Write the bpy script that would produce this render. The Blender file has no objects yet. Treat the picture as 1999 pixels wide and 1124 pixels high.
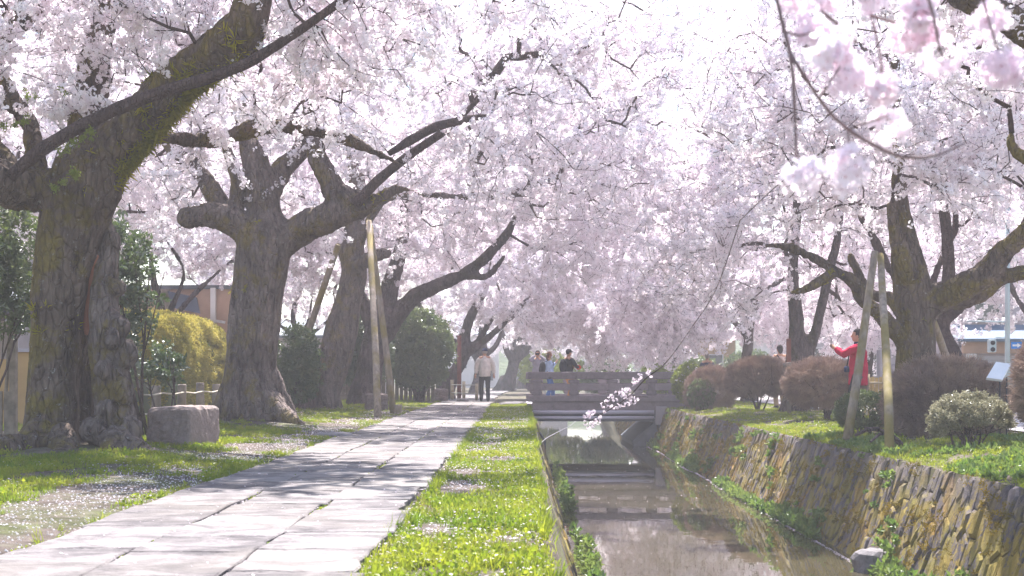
import bpy, bmesh, math, random
import numpy as np
from mathutils import Vector, Matrix, noise as mnoise

# ------------------------------------------------------------------ camera, sky, sun, exposure
scene = bpy.context.scene
COL = scene.collection
random.seed(7)
RNG = np.random.default_rng(7)

CAM_H = 0.85
FPX = 2776.0                      # focal length in pixels of a 1999 px wide picture
HZ = 735.0                        # horizon row
cam_data = bpy.data.cameras.new('camera')
cam = bpy.data.objects.new('camera', cam_data)
COL.objects.link(cam)
cam.location = (0, 0, CAM_H)
cam.rotation_euler = (math.radians(90), 0, 0)
cam_data.lens = 50.0
cam_data.sensor_width = 36.0
cam_data.shift_y = (HZ - 562.0) / 1999.0
cam_data.clip_start = 0.05
cam_data.clip_end = 3000.0
cam_data.dof.use_dof = True
cam_data.dof.focus_distance = 24.0
cam_data.dof.aperture_fstop = 7.1
scene.camera = cam

SUN_ELEV = math.radians(60)
SUN_AZ = math.radians(3)         # measured from +Y towards +X
world = bpy.data.worlds.new('World')
scene.world = world
world.use_nodes = True
wn = world.node_tree
for n in list(wn.nodes):
    wn.nodes.remove(n)
w_out = wn.nodes.new('ShaderNodeOutputWorld')
w_bg = wn.nodes.new('ShaderNodeBackground')
w_sky = wn.nodes.new('ShaderNodeTexSky')
w_sky.sky_type = 'NISHITA'
w_sky.sun_disc = False
w_sky.sun_elevation = SUN_ELEV
w_sky.sun_rotation = SUN_AZ
w_sky.air_density = 1.3
w_sky.dust_density = 0.6
w_sky.ozone_density = 1.0
w_bg.inputs['Strength'].default_value = 0.07
wn.links.new(w_sky.outputs[0], w_bg.inputs[0])
wn.links.new(w_bg.outputs[0], w_out.inputs[0])

sun_data = bpy.data.lights.new('sun', 'SUN')
sun_data.energy = 4.3
sun_data.angle = math.radians(0.8)
sun_data.color = (1.0, 0.97, 0.94)
sun = bpy.data.objects.new('sun', sun_data)
COL.objects.link(sun)
SUN_DIR = Vector((math.sin(SUN_AZ) * math.cos(SUN_ELEV), math.cos(SUN_AZ) * math.cos(SUN_ELEV), math.sin(SUN_ELEV)))
sun.rotation_euler = SUN_DIR.to_track_quat('Z', 'Y').to_euler()

vs = scene.view_settings
vs.view_transform = 'Standard'
vs.look = 'None'
vs.exposure = 2.12
vs.gamma = 1.0
vs.use_curve_mapping = False
scene.display_settings.display_device = 'sRGB'
cy = scene.cycles
cy.use_denoising = True
cy.max_bounces = 10
cy.diffuse_bounces = 7
cy.glossy_bounces = 3
cy.transmission_bounces = 8
cy.transparent_max_bounces = 6
cy.volume_bounces = 0
cy.caustics_reflective = False
cy.caustics_refractive = False
cy.sample_clamp_indirect = 6.0

# ------------------------------------------------------------------ small helpers
def P(px, py, d):
    """point seen at photo position px, py when it stands d metres away"""
    return Vector(((px - 1000.0) / FPX * d, d, CAM_H + (HZ - py) / FPX * d))

def W(px, d):
    return px / FPX * d

def tag(o, label=None, cat=None, group=None, kind=None):
    if label: o['label'] = label
    if cat: o['category'] = cat
    if group: o['group'] = group
    if kind: o['kind'] = kind
    return o

def empty(name, loc, label, cat, group=None, rz=0.0):
    o = bpy.data.objects.new(name, None)
    COL.objects.link(o)
    o.location = loc
    o.rotation_euler = (0, 0, rz)
    o.empty_display_size = 0.2
    return tag(o, label, cat, group)

def new_mesh(name, V, F, mats=(), smooth=False, mi=None):
    me = bpy.data.meshes.new(name)
    V = np.asarray(V, dtype=np.float32)
    me.vertices.add(len(V))
    me.vertices.foreach_set('co', V.ravel())
    if isinstance(F, np.ndarray):
        k = F.shape[1]
        n = F.shape[0]
        me.loops.add(n * k)
        me.loops.foreach_set('vertex_index', F.astype(np.int32).ravel())
        me.polygons.add(n)
        me.polygons.foreach_set('loop_start', np.arange(0, n * k, k, dtype=np.int32))
        me.polygons.foreach_set('loop_total', np.full(n, k, dtype=np.int32))
    else:
        n = len(F)
        tot = np.array([len(f) for f in F], dtype=np.int32)
        flat = np.fromiter((i for f in F for i in f), dtype=np.int32, count=int(tot.sum()))
        me.loops.add(len(flat))
        me.loops.foreach_set('vertex_index', flat)
        me.polygons.add(n)
        st = np.zeros(n, dtype=np.int32)
        st[1:] = np.cumsum(tot)[:-1]
        me.polygons.foreach_set('loop_start', st)
        me.polygons.foreach_set('loop_total', tot)
    for m in mats:
        me.materials.append(m)
    if mi is not None:
        me.polygons.foreach_set('material_index', np.asarray(mi, dtype=np.int32))
    me.polygons.foreach_set('use_smooth', np.full(n, bool(smooth)))
    me.update(calc_edges=True)
    me.validate()
    return me

def link_mesh(name, me, parent=None, loc=None):
    o = bpy.data.objects.new(name, me)
    COL.objects.link(o)
    if parent is not None:
        o.parent = parent
    if loc is not None:
        o.location = loc
    return o

class MB:
    """collects shapes and links them as one mesh object"""
    def __init__(s):
        s.V = []; s.F = []; s.M = []; s.m = 0
    def add(s, V, F, m=None):
        b = len(s.V)
        s.V.extend([tuple(v) for v in V])
        s.F.extend([tuple(i + b for i in f) for f in F])
        s.M.extend([s.m if m is None else m] * len(F))
        return s
    def box(s, c, d, rz=0.0, bev=0.0, rot=None, m=None):
        """box centred at c, size d, optional bevelled top and bottom edges"""
        x, y, z = d[0] / 2, d[1] / 2, d[2] / 2
        b = min(bev, x * .9, y * .9, z * .9)
        if b <= 0:
            V = [(-x,-y,-z),(x,-y,-z),(x,y,-z),(-x,y,-z),(-x,-y,z),(x,-y,z),(x,y,z),(-x,y,z)]
            F = [(0,3,2,1),(4,5,6,7),(0,1,5,4),(1,2,6,5),(2,3,7,6),(3,0,4,7)]
        else:
            V = []
            for (zz, k) in ((-z, b), (-z + b, 0), (z - b, 0), (z, b)):
                xx, yy = x - k, y - k
                c2 = b if k == 0 else 0
                # chamfered corners
                V += [(-xx + b, -yy, zz), (xx - b, -yy, zz), (xx, -yy + b, zz), (xx, yy - b, zz),
                      (xx - b, yy, zz), (-xx + b, yy, zz), (-xx, yy - b, zz), (-xx, -yy + b, zz)]
            F = [tuple(range(7, -1, -1)), tuple(range(24, 32))]
            for r in range(3):
                for i in range(8):
                    j = (i + 1) % 8
                    F.append((r*8+i, r*8+j, r*8+8+j, r*8+8+i))
        R = rot if rot is not None else Matrix.Rotation(rz, 3, 'Z')
        V = [R @ Vector(v) + Vector(c) for v in V]
        return s.add(V, F, m)
    def tube(s, pts, rad, sides=8, caps=True, m=None):
        V, F = tube_geo(pts, rad, sides, caps)
        return s.add(V, F, m)
    def ell(s, c, r, nu=12, nv=8, rot=None, m=None):
        V = [(0, 0, -1)]
        for j in range(1, nv):
            t = -math.pi / 2 + math.pi * j / nv
            for i in range(nu):
                a = 2 * math.pi * i / nu
                V.append((math.cos(t) * math.cos(a), math.cos(t) * math.sin(a), math.sin(t)))
        V.append((0, 0, 1))
        F = []
        for i in range(nu):
            F.append((0, 1 + (i + 1) % nu, 1 + i))
            F.append((len(V) - 1, len(V) - 1 - nu + i, len(V) - 1 - nu + (i + 1) % nu))
        for j in range(nv - 2):
            for i in range(nu):
                a = 1 + j * nu + i; b = 1 + j * nu + (i + 1) % nu
                F.append((a, b, b + nu, a + nu))
        R = rot if rot is not None else Matrix.Identity(3)
        V = [R @ Vector((v[0]*r[0], v[1]*r[1], v[2]*r[2])) + Vector(c) for v in V]
        return s.add(V, F, m)
    def build(s, name, mats, parent=None, smooth=False, loc=None):
        if not isinstance(mats, (list, tuple)):
            mats = [mats]
        me = new_mesh(name, s.V, s.F, mats, smooth, s.M)
        o = link_mesh(name, me, parent)
        if loc is not None:
            o.location = loc
            me.transform(Matrix.Translation(-Vector(loc)))
        return o

def frames(pts):
    pts = [Vector(p) for p in pts]
    n = len(pts)
    T = []
    for i in range(n):
        a = pts[max(0, i - 1)]; b = pts[min(n - 1, i + 1)]
        t = (b - a)
        T.append(t.normalized() if t.length > 1e-9 else Vector((0, 0, 1)))
    u = T[0].orthogonal().normalized()
    out = []
    for t in T:
        u = (u - t * u.dot(t))
        u = u.normalized() if u.length > 1e-6 else t.orthogonal().normalized()
        out.append((t, u, t.cross(u)))
    return out

def tube_geo(pts, rad, sides=8, caps=True):
    fr = frames(pts)
    V = []; F = []
    n = len(pts)
    for i, p in enumerate(pts):
        t, u, v = fr[i]
        r = rad[i] if hasattr(rad, '__len__') else rad
        p = Vector(p)
        for k in range(sides):
            a = 2 * math.pi * k / sides
            V.append(p + (u * math.cos(a) + v * math.sin(a)) * r)
    for i in range(n - 1):
        for k in range(sides):
            k2 = (k + 1) % sides
            F.append((i*sides+k, i*sides+k2, (i+1)*sides+k2, (i+1)*sides+k))
    if caps:
        F.append(tuple(range(sides - 1, -1, -1)))
        F.append(tuple((n - 1) * sides + k for k in range(sides)))
    return V, F

def catmull(pts, step=0.15):
    """resample a list of (Vector, radius) smoothly"""
    p = [Vector(a[0]) for a in pts]; r = [a[1] for a in pts]
    out = []
    n = len(p)
    for i in range(n - 1):
        p0 = p[max(0, i-1)]; p1 = p[i]; p2 = p[i+1]; p3 = p[min(n-1, i+2)]
        k = max(1, int((p2 - p1).length / step))
        for j in range(k):
            t = j / k
            q = 0.5 * ((2*p1) + (p2 - p0)*t + (2*p0 - 5*p1 + 4*p2 - p3)*t*t + (3*p1 - p0 - 3*p2 + p3)*t*t*t)
            out.append((q, r[i] + (r[i+1] - r[i]) * t))
    out.append((p[-1], r[-1]))
    return out

def blob(name, mb, voxel, mats, parent=None, smooth=4, disp=None, smooth_shade=True):
    """fuses the collected shapes into one continuous surface"""
    me = new_mesh(name, mb.V, mb.F, mats if isinstance(mats, (list, tuple)) else [mats])
    tmp = bpy.data.objects.new('tmp', me)
    COL.objects.link(tmp)
    md = tmp.modifiers.new('r', 'REMESH'); md.mode = 'VOXEL'; md.voxel_size = voxel
    if smooth:
        ms = tmp.modifiers.new('s', 'SMOOTH'); ms.factor = 0.6; ms.iterations = smooth
    dg = bpy.context.evaluated_depsgraph_get()
    me2 = bpy.data.meshes.new_from_object(tmp.evaluated_get(dg))
    bpy.data.objects.remove(tmp)
    me2.name = name
    if disp is not None:
        n = len(me2.vertices)
        co = np.empty(n * 3, dtype=np.float32); me2.vertices.foreach_get('co', co)
        no = np.empty(n * 3, dtype=np.float32); me2.vertices.foreach_get('normal', no)
        co = co.reshape(-1, 3); no = no.reshape(-1, 3)
        dd = np.array([disp(Vector(c)) for c in co.tolist()], dtype=np.float32)
        co = co + no * dd[:, None]
        me2.vertices.foreach_set('co', co.ravel())
        me2.update()
    me2.polygons.foreach_set('use_smooth', np.full(len(me2.polygons), smooth_shade))
    o = link_mesh(name, me2, parent)
    return o

# ------------------------------------------------------------------ materials
def srgb(r, g, b):
    f = lambda c: (c / 255.0 / 12.92) if c / 255.0 <= 0.04045 else ((c / 255.0 + 0.055) / 1.055) ** 2.4
    return (f(r), f(g), f(b), 1.0)

class NT:
    def __init__(s, name):
        s.mat = bpy.data.materials.new(name)
        s.mat.use_nodes = True
        s.t = s.mat.node_tree
        for n in list(s.t.nodes):
            s.t.nodes.remove(n)
        s.out = s.t.nodes.new('ShaderNodeOutputMaterial')
    def n(s, kind, **kw):
        nd = s.t.nodes.new('ShaderNode' + kind)
        for k, v in kw.items():
            setattr(nd, k, v)
        return nd
    def l(s, a, b):
        s.t.links.new(a, b)
    def put(s, sock, v):
        if isinstance(v, bpy.types.NodeSocket):
            s.l(v, sock)
        elif isinstance(v, tuple) and len(v) == 3 and sock.type == 'RGBA':
            sock.default_value = (*v, 1)
        else:
            sock.default_value = v
    def coords(s, kind='Object'):
        return s.n('TexCoord').outputs[kind]
    def world(s):
        return s.n('NewGeometry').outputs['Position']
    def mapped(s, vec, scale=(1, 1, 1), rot=(0, 0, 0)):
        m = s.n('Mapping'); s.l(vec, m.inputs[0])
        m.inputs['Scale'].default_value = scale
        m.inputs['Rotation'].default_value = rot
        return m.outputs[0]
    def noise(s, vec, scale=5, detail=4, rough=0.55, dist=0.0):
        m = s.n('TexNoise'); s.l(vec, m.inputs['Vector'])
        m.inputs['Scale'].default_value = scale; m.inputs['Detail'].default_value = detail
        m.inputs['Roughness'].default_value = rough; m.inputs['Distortion'].default_value = dist
        return m.outputs['Fac']
    def voro(s, vec, scale=5, feature='F1', out='Distance', rand=1.0):
        m = s.n('TexVoronoi', feature=feature); s.l(vec, m.inputs['Vector'])
        m.inputs['Scale'].default_value = scale
        m.inputs['Randomness'].default_value = rand
        return m.outputs[out]
    def ramp(s, fac, stops, interp='LINEAR'):
        m = s.n('ValToRGB'); s.l(fac, m.inputs[0])
        m.color_ramp.interpolation = interp
        e = m.color_ramp.elements
        while len(e) < len(stops): e.new(0.5)
        for i, (p, c) in enumerate(stops):
            e[i].position = p
            if isinstance(c, (int, float)): c = (c, c, c, 1)
            if len(c) == 3: c = (*c, 1)
            e[i].color = c
        return m.outputs['Color']
    def mix(s, f, a, b, blend='MIX'):
        m = s.n('MixRGB', blend_type=blend)
        s.put(m.inputs[0], f); s.put(m.inputs[1], a); s.put(m.inputs[2], b)
        return m.outputs[0]
    def math(s, op, a, b=0.0):
        m = s.n('Math', operation=op)
        s.put(m.inputs[0], a); s.put(m.inputs[1], b)
        return m.outputs[0]
    def bump(s, h, strength=0.5, dist=0.02, normal=None):
        m = s.n('Bump'); s.l(h, m.inputs['Height'])
        m.inputs['Strength'].default_value = strength; m.inputs['Distance'].default_value = dist
        if normal is not None: s.l(normal, m.inputs['Normal'])
        return m.outputs[0]
    def bsdf(s, color, rough=0.8, bump=None, spec=0.3, metal=0.0, **kw):
        m = s.n('BsdfPrincipled')
        s.put(m.inputs['Base Color'], color if not (isinstance(color, tuple) and len(color) == 3) else (*color, 1))
        s.put(m.inputs['Roughness'], rough)
        m.inputs['Specular IOR Level'].default_value = spec
        m.inputs['Metallic'].default_value = metal
        for k, v in kw.items():
            s.put(m.inputs[k], v)
        if bump is not None: s.l(bump, m.inputs['Normal'])
        s.l(m.outputs[0], s.out.inputs[0])
        return s.mat
    def leaf(s, color, trans=0.4, rough=0.6, gloss=0.0, tcolor=None):
        d = s.n('BsdfDiffuse'); s.put(d.inputs[0], color)
        t = s.n('BsdfTranslucent'); s.put(t.inputs[0], tcolor if tcolor is not None else color)
        m = s.n('MixShader'); m.inputs[0].default_value = trans
        s.l(d.outputs[0], m.inputs[1]); s.l(t.outputs[0], m.inputs[2])
        o = m.outputs[0]
        if gloss > 0:
            g = s.n('BsdfGlossy'); g.inputs['Roughness'].default_value = rough
            g.inputs[0].default_value = (1, 1, 1, 1)
            m2 = s.n('MixShader'); m2.inputs[0].default_value = gloss
            s.l(o, m2.inputs[1]); s.l(g.outputs[0], m2.inputs[2]); o = m2.outputs[0]
        s.l(o, s.out.inputs[0])
        return s.mat
    def rand(s):
        return s.n('ObjectInfo').outputs['Random']

M = {}
def _simple(name, col, rough=0.7, var=0.15, scale=8, spec=0.3, bump=0.2, bscale=40, metal=0):
    t = NT(name)
    c = t.coords()
    f = t.noise(c, scale, 4)
    dark = tuple(x * (1 - var * 1.6) for x in col[:3]); lite = tuple(min(1, x * (1 + var)) for x in col[:3])
    cc = t.ramp(f, [(0.3, dark), (0.7, lite)])
    b = t.bump(t.noise(c, bscale, 3), bump, 0.01) if bump else None
    M[name] = t.bsdf(cc, rough, b, spec, metal)
    return M[name]

# petals: one material for all blossom, tinted by instance
def _blossom(name, a, b, trans=0.5):
    t = NT(name)
    f = t.noise(t.world(), 0.9, 3)
    f2 = t.math('ADD', t.math('MULTIPLY', f, 0.9), t.math('MULTIPLY', t.rand(), 0.45))
    c = t.ramp(f2, [(0.35, a), (0.95, b)])
    M[name] = t.leaf(c, trans)
_blossom('blossom', (0.95, 0.922, 0.945), (0.94, 0.87, 0.905), 0.5)
_blossom('blossom_pink', (0.93, 0.88, 0.92), (0.91, 0.78, 0.85), 0.5)
t = NT('blossom_heart'); M['heart'] = t.leaf((0.40, 0.15, 0.18, 1), 0.3)
t = NT('twig_bark'); M['twig'] = t.bsdf((0.060, 0.038, 0.040), 0.8, spec=0.2)

def _bark(name, base, dark, moss, moss_amt=0.5, lichen=0.5, scale=1.0, red=None):
    t = NT(name)
    w = t.world()
    v = t.mapped(w, (scale, scale, 0.28 * scale))
    n1 = t.noise(v, 9, 6, 0.65, 0.6)
    n2 = t.noise(w, 1.7 * scale, 4, 0.6)
    c = t.ramp(n1, [(0.30, dark), (0.50, base), (0.75, tuple(min(1, x * 1.55) for x in base))])
    # moss patches
    mn = t.noise(w, 2.3 * scale, 6, 0.72)
    sp = t.n('SeparateXYZ'); t.l(t.n('NewGeometry').outputs['Normal'], sp.inputs[0])
    mn = t.math('ADD', mn, t.math('MULTIPLY', sp.outputs[0], -0.07 if moss_amt else 0.0))
    mm = t.ramp(mn, [(0.56 - 0.16 * moss_amt, 0.0), (0.66 - 0.12 * moss_amt, 1.0)])
    mcol = t.ramp(t.noise(w, 16, 3), [(0.3, tuple(x * 0.55 for x in moss)), (0.7, moss)])
    mm2 = t.math('MULTIPLY', mm, min(1.0, 0.45 + 0.55 * moss_amt))
    c = t.mix(mm2, c, mcol)
    # pale lichen specks
    vo = t.noise(w, 13 * scale, 5, 0.8)
    lf = t.ramp(vo, [(0.60, 0.0), (0.68, 1.0)])
    lf = t.math('MULTIPLY', lf, lichen)
    c = t.mix(lf, c, (0.36, 0.34, 0.33))
    c = t.mix(t.ramp(n2, [(0.35, 0.0), (0.65, 0.45)]), c, tuple(x * 0.8 for x in dark))
    vo2 = t.voro(t.mapped(w, (1, 1, 0.4)), 13 * scale, 'DISTANCE_TO_EDGE')
    h = t.math('ADD', t.math('MULTIPLY', n1, 1.0), t.math('MULTIPLY', t.ramp(vo2, [(0, 0.0), (0.12, 1.0)]), 0.35))
    M[name] = t.bsdf(c, 0.92, t.bump(h, 1.0, 0.07), 0.15)
_bark('bark_moss', (0.155, 0.115, 0.094), (0.038, 0.026, 0.024), (0.25, 0.19, 0.024), 0.48, 0.9)
_bark('bark_grey', (0.20, 0.156, 0.142), (0.050, 0.036, 0.035), (0.28, 0.205, 0.032), 0.36, 0.9)
_bark('bark_far', (0.135, 0.100, 0.100), (0.035, 0.025, 0.027), (0.090, 0.080, 0.025), 0.35, 0.4)
_bark('bark_smooth', (0.13, 0.088, 0.082), (0.060, 0.038, 0.040), (0.11, 0.09, 0.04), 0.0, 0.25, 2.0)

_simple('twig_pale', (0.24, 0.17, 0.17), 0.8)
_simple('wood_red', (0.30, 0.12, 0.075), 0.8)
_simple('wood_grey', (0.23, 0.19, 0.16), 0.85, 0.25, 6)
_simple('wood_pale', (0.42, 0.34, 0.22), 0.8, 0.2)
_simple('wood_yellow', (0.55, 0.40, 0.18), 0.7, 0.15)
_simple('rope', (0.45, 0.40, 0.33), 0.9)
_simple('white_paint', (0.72, 0.72, 0.74), 0.45, 0.04, 3)
_simple('pale_metal', (0.42, 0.50, 0.53), 0.4, 0.05, 3)
_simple('dark_metal', (0.03, 0.025, 0.03), 0.5)
_simple('red_pole', (0.19, 0.055, 0.04), 0.6)
_simple('plaster_tan', (0.42, 0.27, 0.12), 0.9, 0.1, 2)
_simple('plaster_orange', (0.46, 0.30, 0.22), 0.9, 0.1, 2)
_simple('plaster_white', (0.62, 0.60, 0.60), 0.9, 0.06, 2)
_simple('plaster_grey', (0.40, 0.38, 0.40), 0.9, 0.08, 2)
_simple('plaster_mauve', (0.40, 0.33, 0.34), 0.9, 0.08, 2)
_simple('roof_blue', (0.08, 0.13, 0.20), 0.5, 0.1, 5)
_simple('roof_grey', (0.10, 0.11, 0.13), 0.6, 0.15, 5)
_simple('window_glass', (0.03, 0.04, 0.05), 0.12, 0.1, 2, spec=0.6, bump=0)
_simple('sign_blue', (0.03, 0.22, 0.62), 0.4, 0.03, 2, bump=0)
_simple('panel_navy', (0.045, 0.055, 0.085), 0.5, 0.05, 2)

def _pole(name, a, b, m):
    t = NT(name)
    w = t.world()
    f = t.noise(t.mapped(w, (1, 1, 0.15)), 16, 4)
    c = t.ramp(f, [(0.3, a), (0.7, b)])
    mm = t.ramp(t.noise(w, 1.9, 4), [(0.44, 0.0), (0.6, 0.8)])
    c = t.mix(mm, c, m)
    M[name] = t.bsdf(c, 0.85, t.bump(f, 0.5, 0.01), 0.2)
_pole('pole_wood', (0.18, 0.14, 0.115), (0.34, 0.28, 0.23), (0.20, 0.155, 0.035))

def _stone(name, a, b, moss=None, mossamt=0.0, scale=3.0, bump=0.6, top=False):
    t = NT(name)
    w = t.world()
    r = t.rand()
    f = t.noise(w, scale * 4, 6, 0.7)
    f2 = t.math('ADD', t.math('MULTIPLY', f, 0.75), t.math('MULTIPLY', r, 0.3))
    c = t.ramp(f2, [(0.3, a), (0.8, b)])
    if moss:
        mn = t.noise(w, 3.4, 7, 0.8)
        mm = t.ramp(mn, [(0.62 - 0.17 * mossamt, 0.0), (0.70 - 0.17 * mossamt, 1.0)])
        hue = t.ramp(t.noise(w, 0.9, 4, 0.6), [(0.35, moss[0]), (0.5, moss[1]), (0.65, moss[2])])
        if top:      # moss keeps to the damp lower courses
            sp = t.n('SeparateXYZ'); t.l(w, sp.inputs[0])
            zf = t.math('ADD', t.math('MULTIPLY', sp.outputs[2], 1.0), t.math('MULTIPLY', t.noise(w, 2.2, 4), 0.55))
            mm = t.math('MULTIPLY', mm, t.ramp(t.math('ADD', zf, 0.6), [(0.42, 1.0), (0.72, 0.22)]))
        c = t.mix(t.math('MULTIPLY', mm, 0.85), c, hue)
    b2 = t.bump(t.noise(w, scale * 9, 6, 0.7), bump, 0.02)
    M[name] = t.bsdf(c, 0.9, b2, 0.2)
_stone('bench_stone', (0.13, 0.095, 0.085), (0.31, 0.25, 0.235), scale=6, bump=1.0)
_stone('wall_stone', (0.055, 0.045, 0.048), (0.15, 0.125, 0.135), ((0.26, 0.18, 0.024), (0.19, 0.155, 0.026), (0.29, 0.165, 0.024)), 1.1, top=True)
_stone('wall_mortar', (0.045, 0.038, 0.030), (0.10, 0.085, 0.055), ((0.10, 0.085, 0.02), (0.06, 0.07, 0.018), (0.13, 0.08, 0.02)), 0.8)
_stone('concrete', (0.16, 0.132, 0.152), (0.30, 0.26, 0.285), ((0.05, 0.045, 0.045),)*3, 0.25, scale=1.6, bump=0.25)
_stone('concrete_pale', (0.30, 0.27, 0.31), (0.42, 0.39, 0.43), scale=1.5, bump=0.2)
_stone('boulder', (0.10, 0.09, 0.095), (0.26, 0.235, 0.245), scale=3)
t = NT('girder_paint'); M['girder'] = t.bsdf((0.52, 0.50, 0.60), 0.35, spec=0.5)

# path slabs
t = NT('paving_stone')
w = t.world()
f = t.noise(t.mapped(w, (1.0, 1.3, 1)), 2.6, 9, 0.78, 0.5)
r = t.rand()
f2 = t.math('ADD', t.math('MULTIPLY', f, 0.95), t.math('MULTIPLY', r, 0.10))
c = t.ramp(f2, [(0.42, (0.050, 0.041, 0.045)), (0.52, (0.120, 0.102, 0.104)), (0.61, (0.205, 0.182, 0.180))])
st = t.ramp(t.noise(t.mapped(w, (1.0, 3.5, 1)), 7, 6, 0.75), [(0.56, 0.0), (0.68, 0.55)])
c = t.mix(st, c, (0.085, 0.07, 0.085))
b = t.bump(t.noise(w, 26, 7, 0.7), 0.55, 0.02, t.bump(t.noise(t.mapped(w, (1, 3, 1)), 5, 5, 0.6), 0.6, 0.03))
c = t.mix(t.ramp(t.noise(w, 0.6, 5), [(0.45, 0.0), (0.6, 0.35)]), c, (0.20, 0.17, 0.145))
M['slab'] = t.bsdf(c, 0.8, b, 0.3)

# ground soil
t = NT('soil')
w = t.world()
f = t.noise(w, 3.2, 9, 0.82)
c = t.ramp(f, [(0.38, (0.045, 0.034, 0.028)), (0.52, (0.115, 0.090, 0.078)), (0.64, (0.19, 0.155, 0.142))])
g = t.ramp(t.noise(w, 0.75, 6, 0.7), [(0.46, 0.0), (0.62, 0.5)])
c = t.mix(g, c, t.ramp(t.noise(w, 8, 4), [(0.3, (0.045, 0.075, 0.012)), (0.7, (0.13, 0.17, 0.03))]))
M['soil'] = t.bsdf(c, 0.95, t.bump(t.noise(w, 18, 8, 0.75), 0.9, 0.03), 0.1)

t = NT('gravel'); w = t.world()
M['gravel'] = t.bsdf(t.ramp(t.noise(w, 7, 7, 0.75), [(0.35, (0.33, 0.30, 0.30)), (0.6, (0.56, 0.52, 0.53))]), 0.95, t.bump(t.noise(w, 40, 5), 0.5, 0.02), 0.1)

# water
t = NT('canal_water'); w = t.world()
h = t.math('ADD', t.noise(t.mapped(w, (1.0, 0.55, 1)), 3.0, 3, 0.5), t.math('MULTIPLY', t.noise(t.mapped(w, (1, 0.6, 1)), 14, 2), 0.10))
M['water'] = t.bsdf(t.ramp(t.noise(w, 0.5, 4), [(0.3, (0.040, 0.034, 0.018)), (0.7, (0.075, 0.062, 0.036))]), 0.015, t.bump(h, 0.018, 0.05), 1.0, **{'IOR': 1.6})

def _leafmat(name, a, b, trans=0.35, gloss=0.04, sc=1.2, tint=None):
    t = NT(name)
    f = t.math('ADD', t.math('MULTIPLY', t.noise(t.world(), sc, 4), 0.8), t.math('MULTIPLY', t.rand(), 0.35))
    c = t.ramp(f, [(0.3, a), (0.8, b)])
    M[name] = t.leaf(c, trans, 0.35, gloss, None)
_leafmat('grass', (0.10, 0.185, 0.010), (0.32, 0.34, 0.030), 0.55, 0.015, 1.0)
_leafmat('grass_dry', (0.26, 0.22, 0.07), (0.20, 0.22, 0.04), 0.45, 0.0)
_leafmat('weed', (0.085, 0.17, 0.022), (0.22, 0.28, 0.06), 0.45, 0.04)
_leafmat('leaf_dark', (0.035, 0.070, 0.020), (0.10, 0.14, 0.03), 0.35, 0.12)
_leafmat('leaf_mid', (0.045, 0.085, 0.020), (0.13, 0.16, 0.04), 0.4, 0.08)
_leafmat('leaf_lime', (0.15, 0.20, 0.02), (0.28, 0.32, 0.05), 0.45, 0.03)
_leafmat('leaf_hedge', (0.26, 0.24, 0.04), (0.62, 0.52, 0.13), 0.4, 0.02, 1.6)
_leafmat('leaf_grey', (0.17, 0.16, 0.08), (0.38, 0.35, 0.24), 0.3, 0.04)
_leafmat('bush_twig', (0.26, 0.19, 0.19), (0.50, 0.37, 0.29), 0.3, 0.0)
_leafmat('moss_leaf', (0.22, 0.22, 0.015), (0.46, 0.40, 0.03), 0.5, 0.0)
_leafmat('wall_moss', (0.10, 0.09, 0.014), (0.27, 0.18, 0.025), 0.3, 0.0, 2.2)
t = NT('fallen_petal'); M['petal'] = t.leaf((0.66, 0.57, 0.62, 1), 0.3)
t = NT('sprig_petal'); M['sprig_petal'] = t.leaf((0.70, 0.60, 0.66, 1), 0.45)
# ------------------------------------------------------------------ scattering of one small mesh many times (grass, blossom, leaves)
PROTO = {}
def proto_col(name, meshes):
    c = bpy.data.collections.new(name)
    for i, me in enumerate(meshes):
        o = bpy.data.objects.new('%s_piece' % name, me)
        o['kind'] = 'helper'
        c.objects.link(o)
    PROTO[name] = c
    return c

_groups = {}
def scatter_group(cname):
    if cname in _groups: return _groups[cname]
    g = bpy.data.node_groups.new('scatter_' + cname, 'GeometryNodeTree')
    g.interface.new_socket('Geometry', in_out='INPUT', socket_type='NodeSocketGeometry')
    g.interface.new_socket('Geometry', in_out='OUTPUT', socket_type='NodeSocketGeometry')
    gi = g.nodes.new('NodeGroupInput'); go = g.nodes.new('NodeGroupOutput')
    ip = g.nodes.new('GeometryNodeInstanceOnPoints')
    ci = g.nodes.new('GeometryNodeCollectionInfo')
    ci.inputs['Collection'].default_value = PROTO[cname]
    ci.inputs['Separate Children'].default_value = True
    ci.inputs['Reset Children'].default_value = True
    def attr(n, ty):
        a = g.nodes.new('GeometryNodeInputNamedAttribute'); a.data_type = ty
        a.inputs['Name'].default_value = n
        return a.outputs['Attribute']
    ip.inputs['Pick Instance'].default_value = True
    g.links.new(gi.outputs[0], ip.inputs['Points'])
    g.links.new(ci.outputs[0], ip.inputs['Instance'])
    g.links.new(attr('pick', 'INT'), ip.inputs['Instance Index'])
    er = g.nodes.new('FunctionNodeEulerToRotation')
    g.links.new(attr('rot', 'FLOAT_VECTOR'), er.inputs[0])
    g.links.new(er.outputs[0], ip.inputs['Rotation'])
    g.links.new(attr('scl', 'FLOAT'), ip.inputs['Scale'])
    g.links.new(ip.outputs[0], go.inputs[0])
    _groups[cname] = g
    return g

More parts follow.
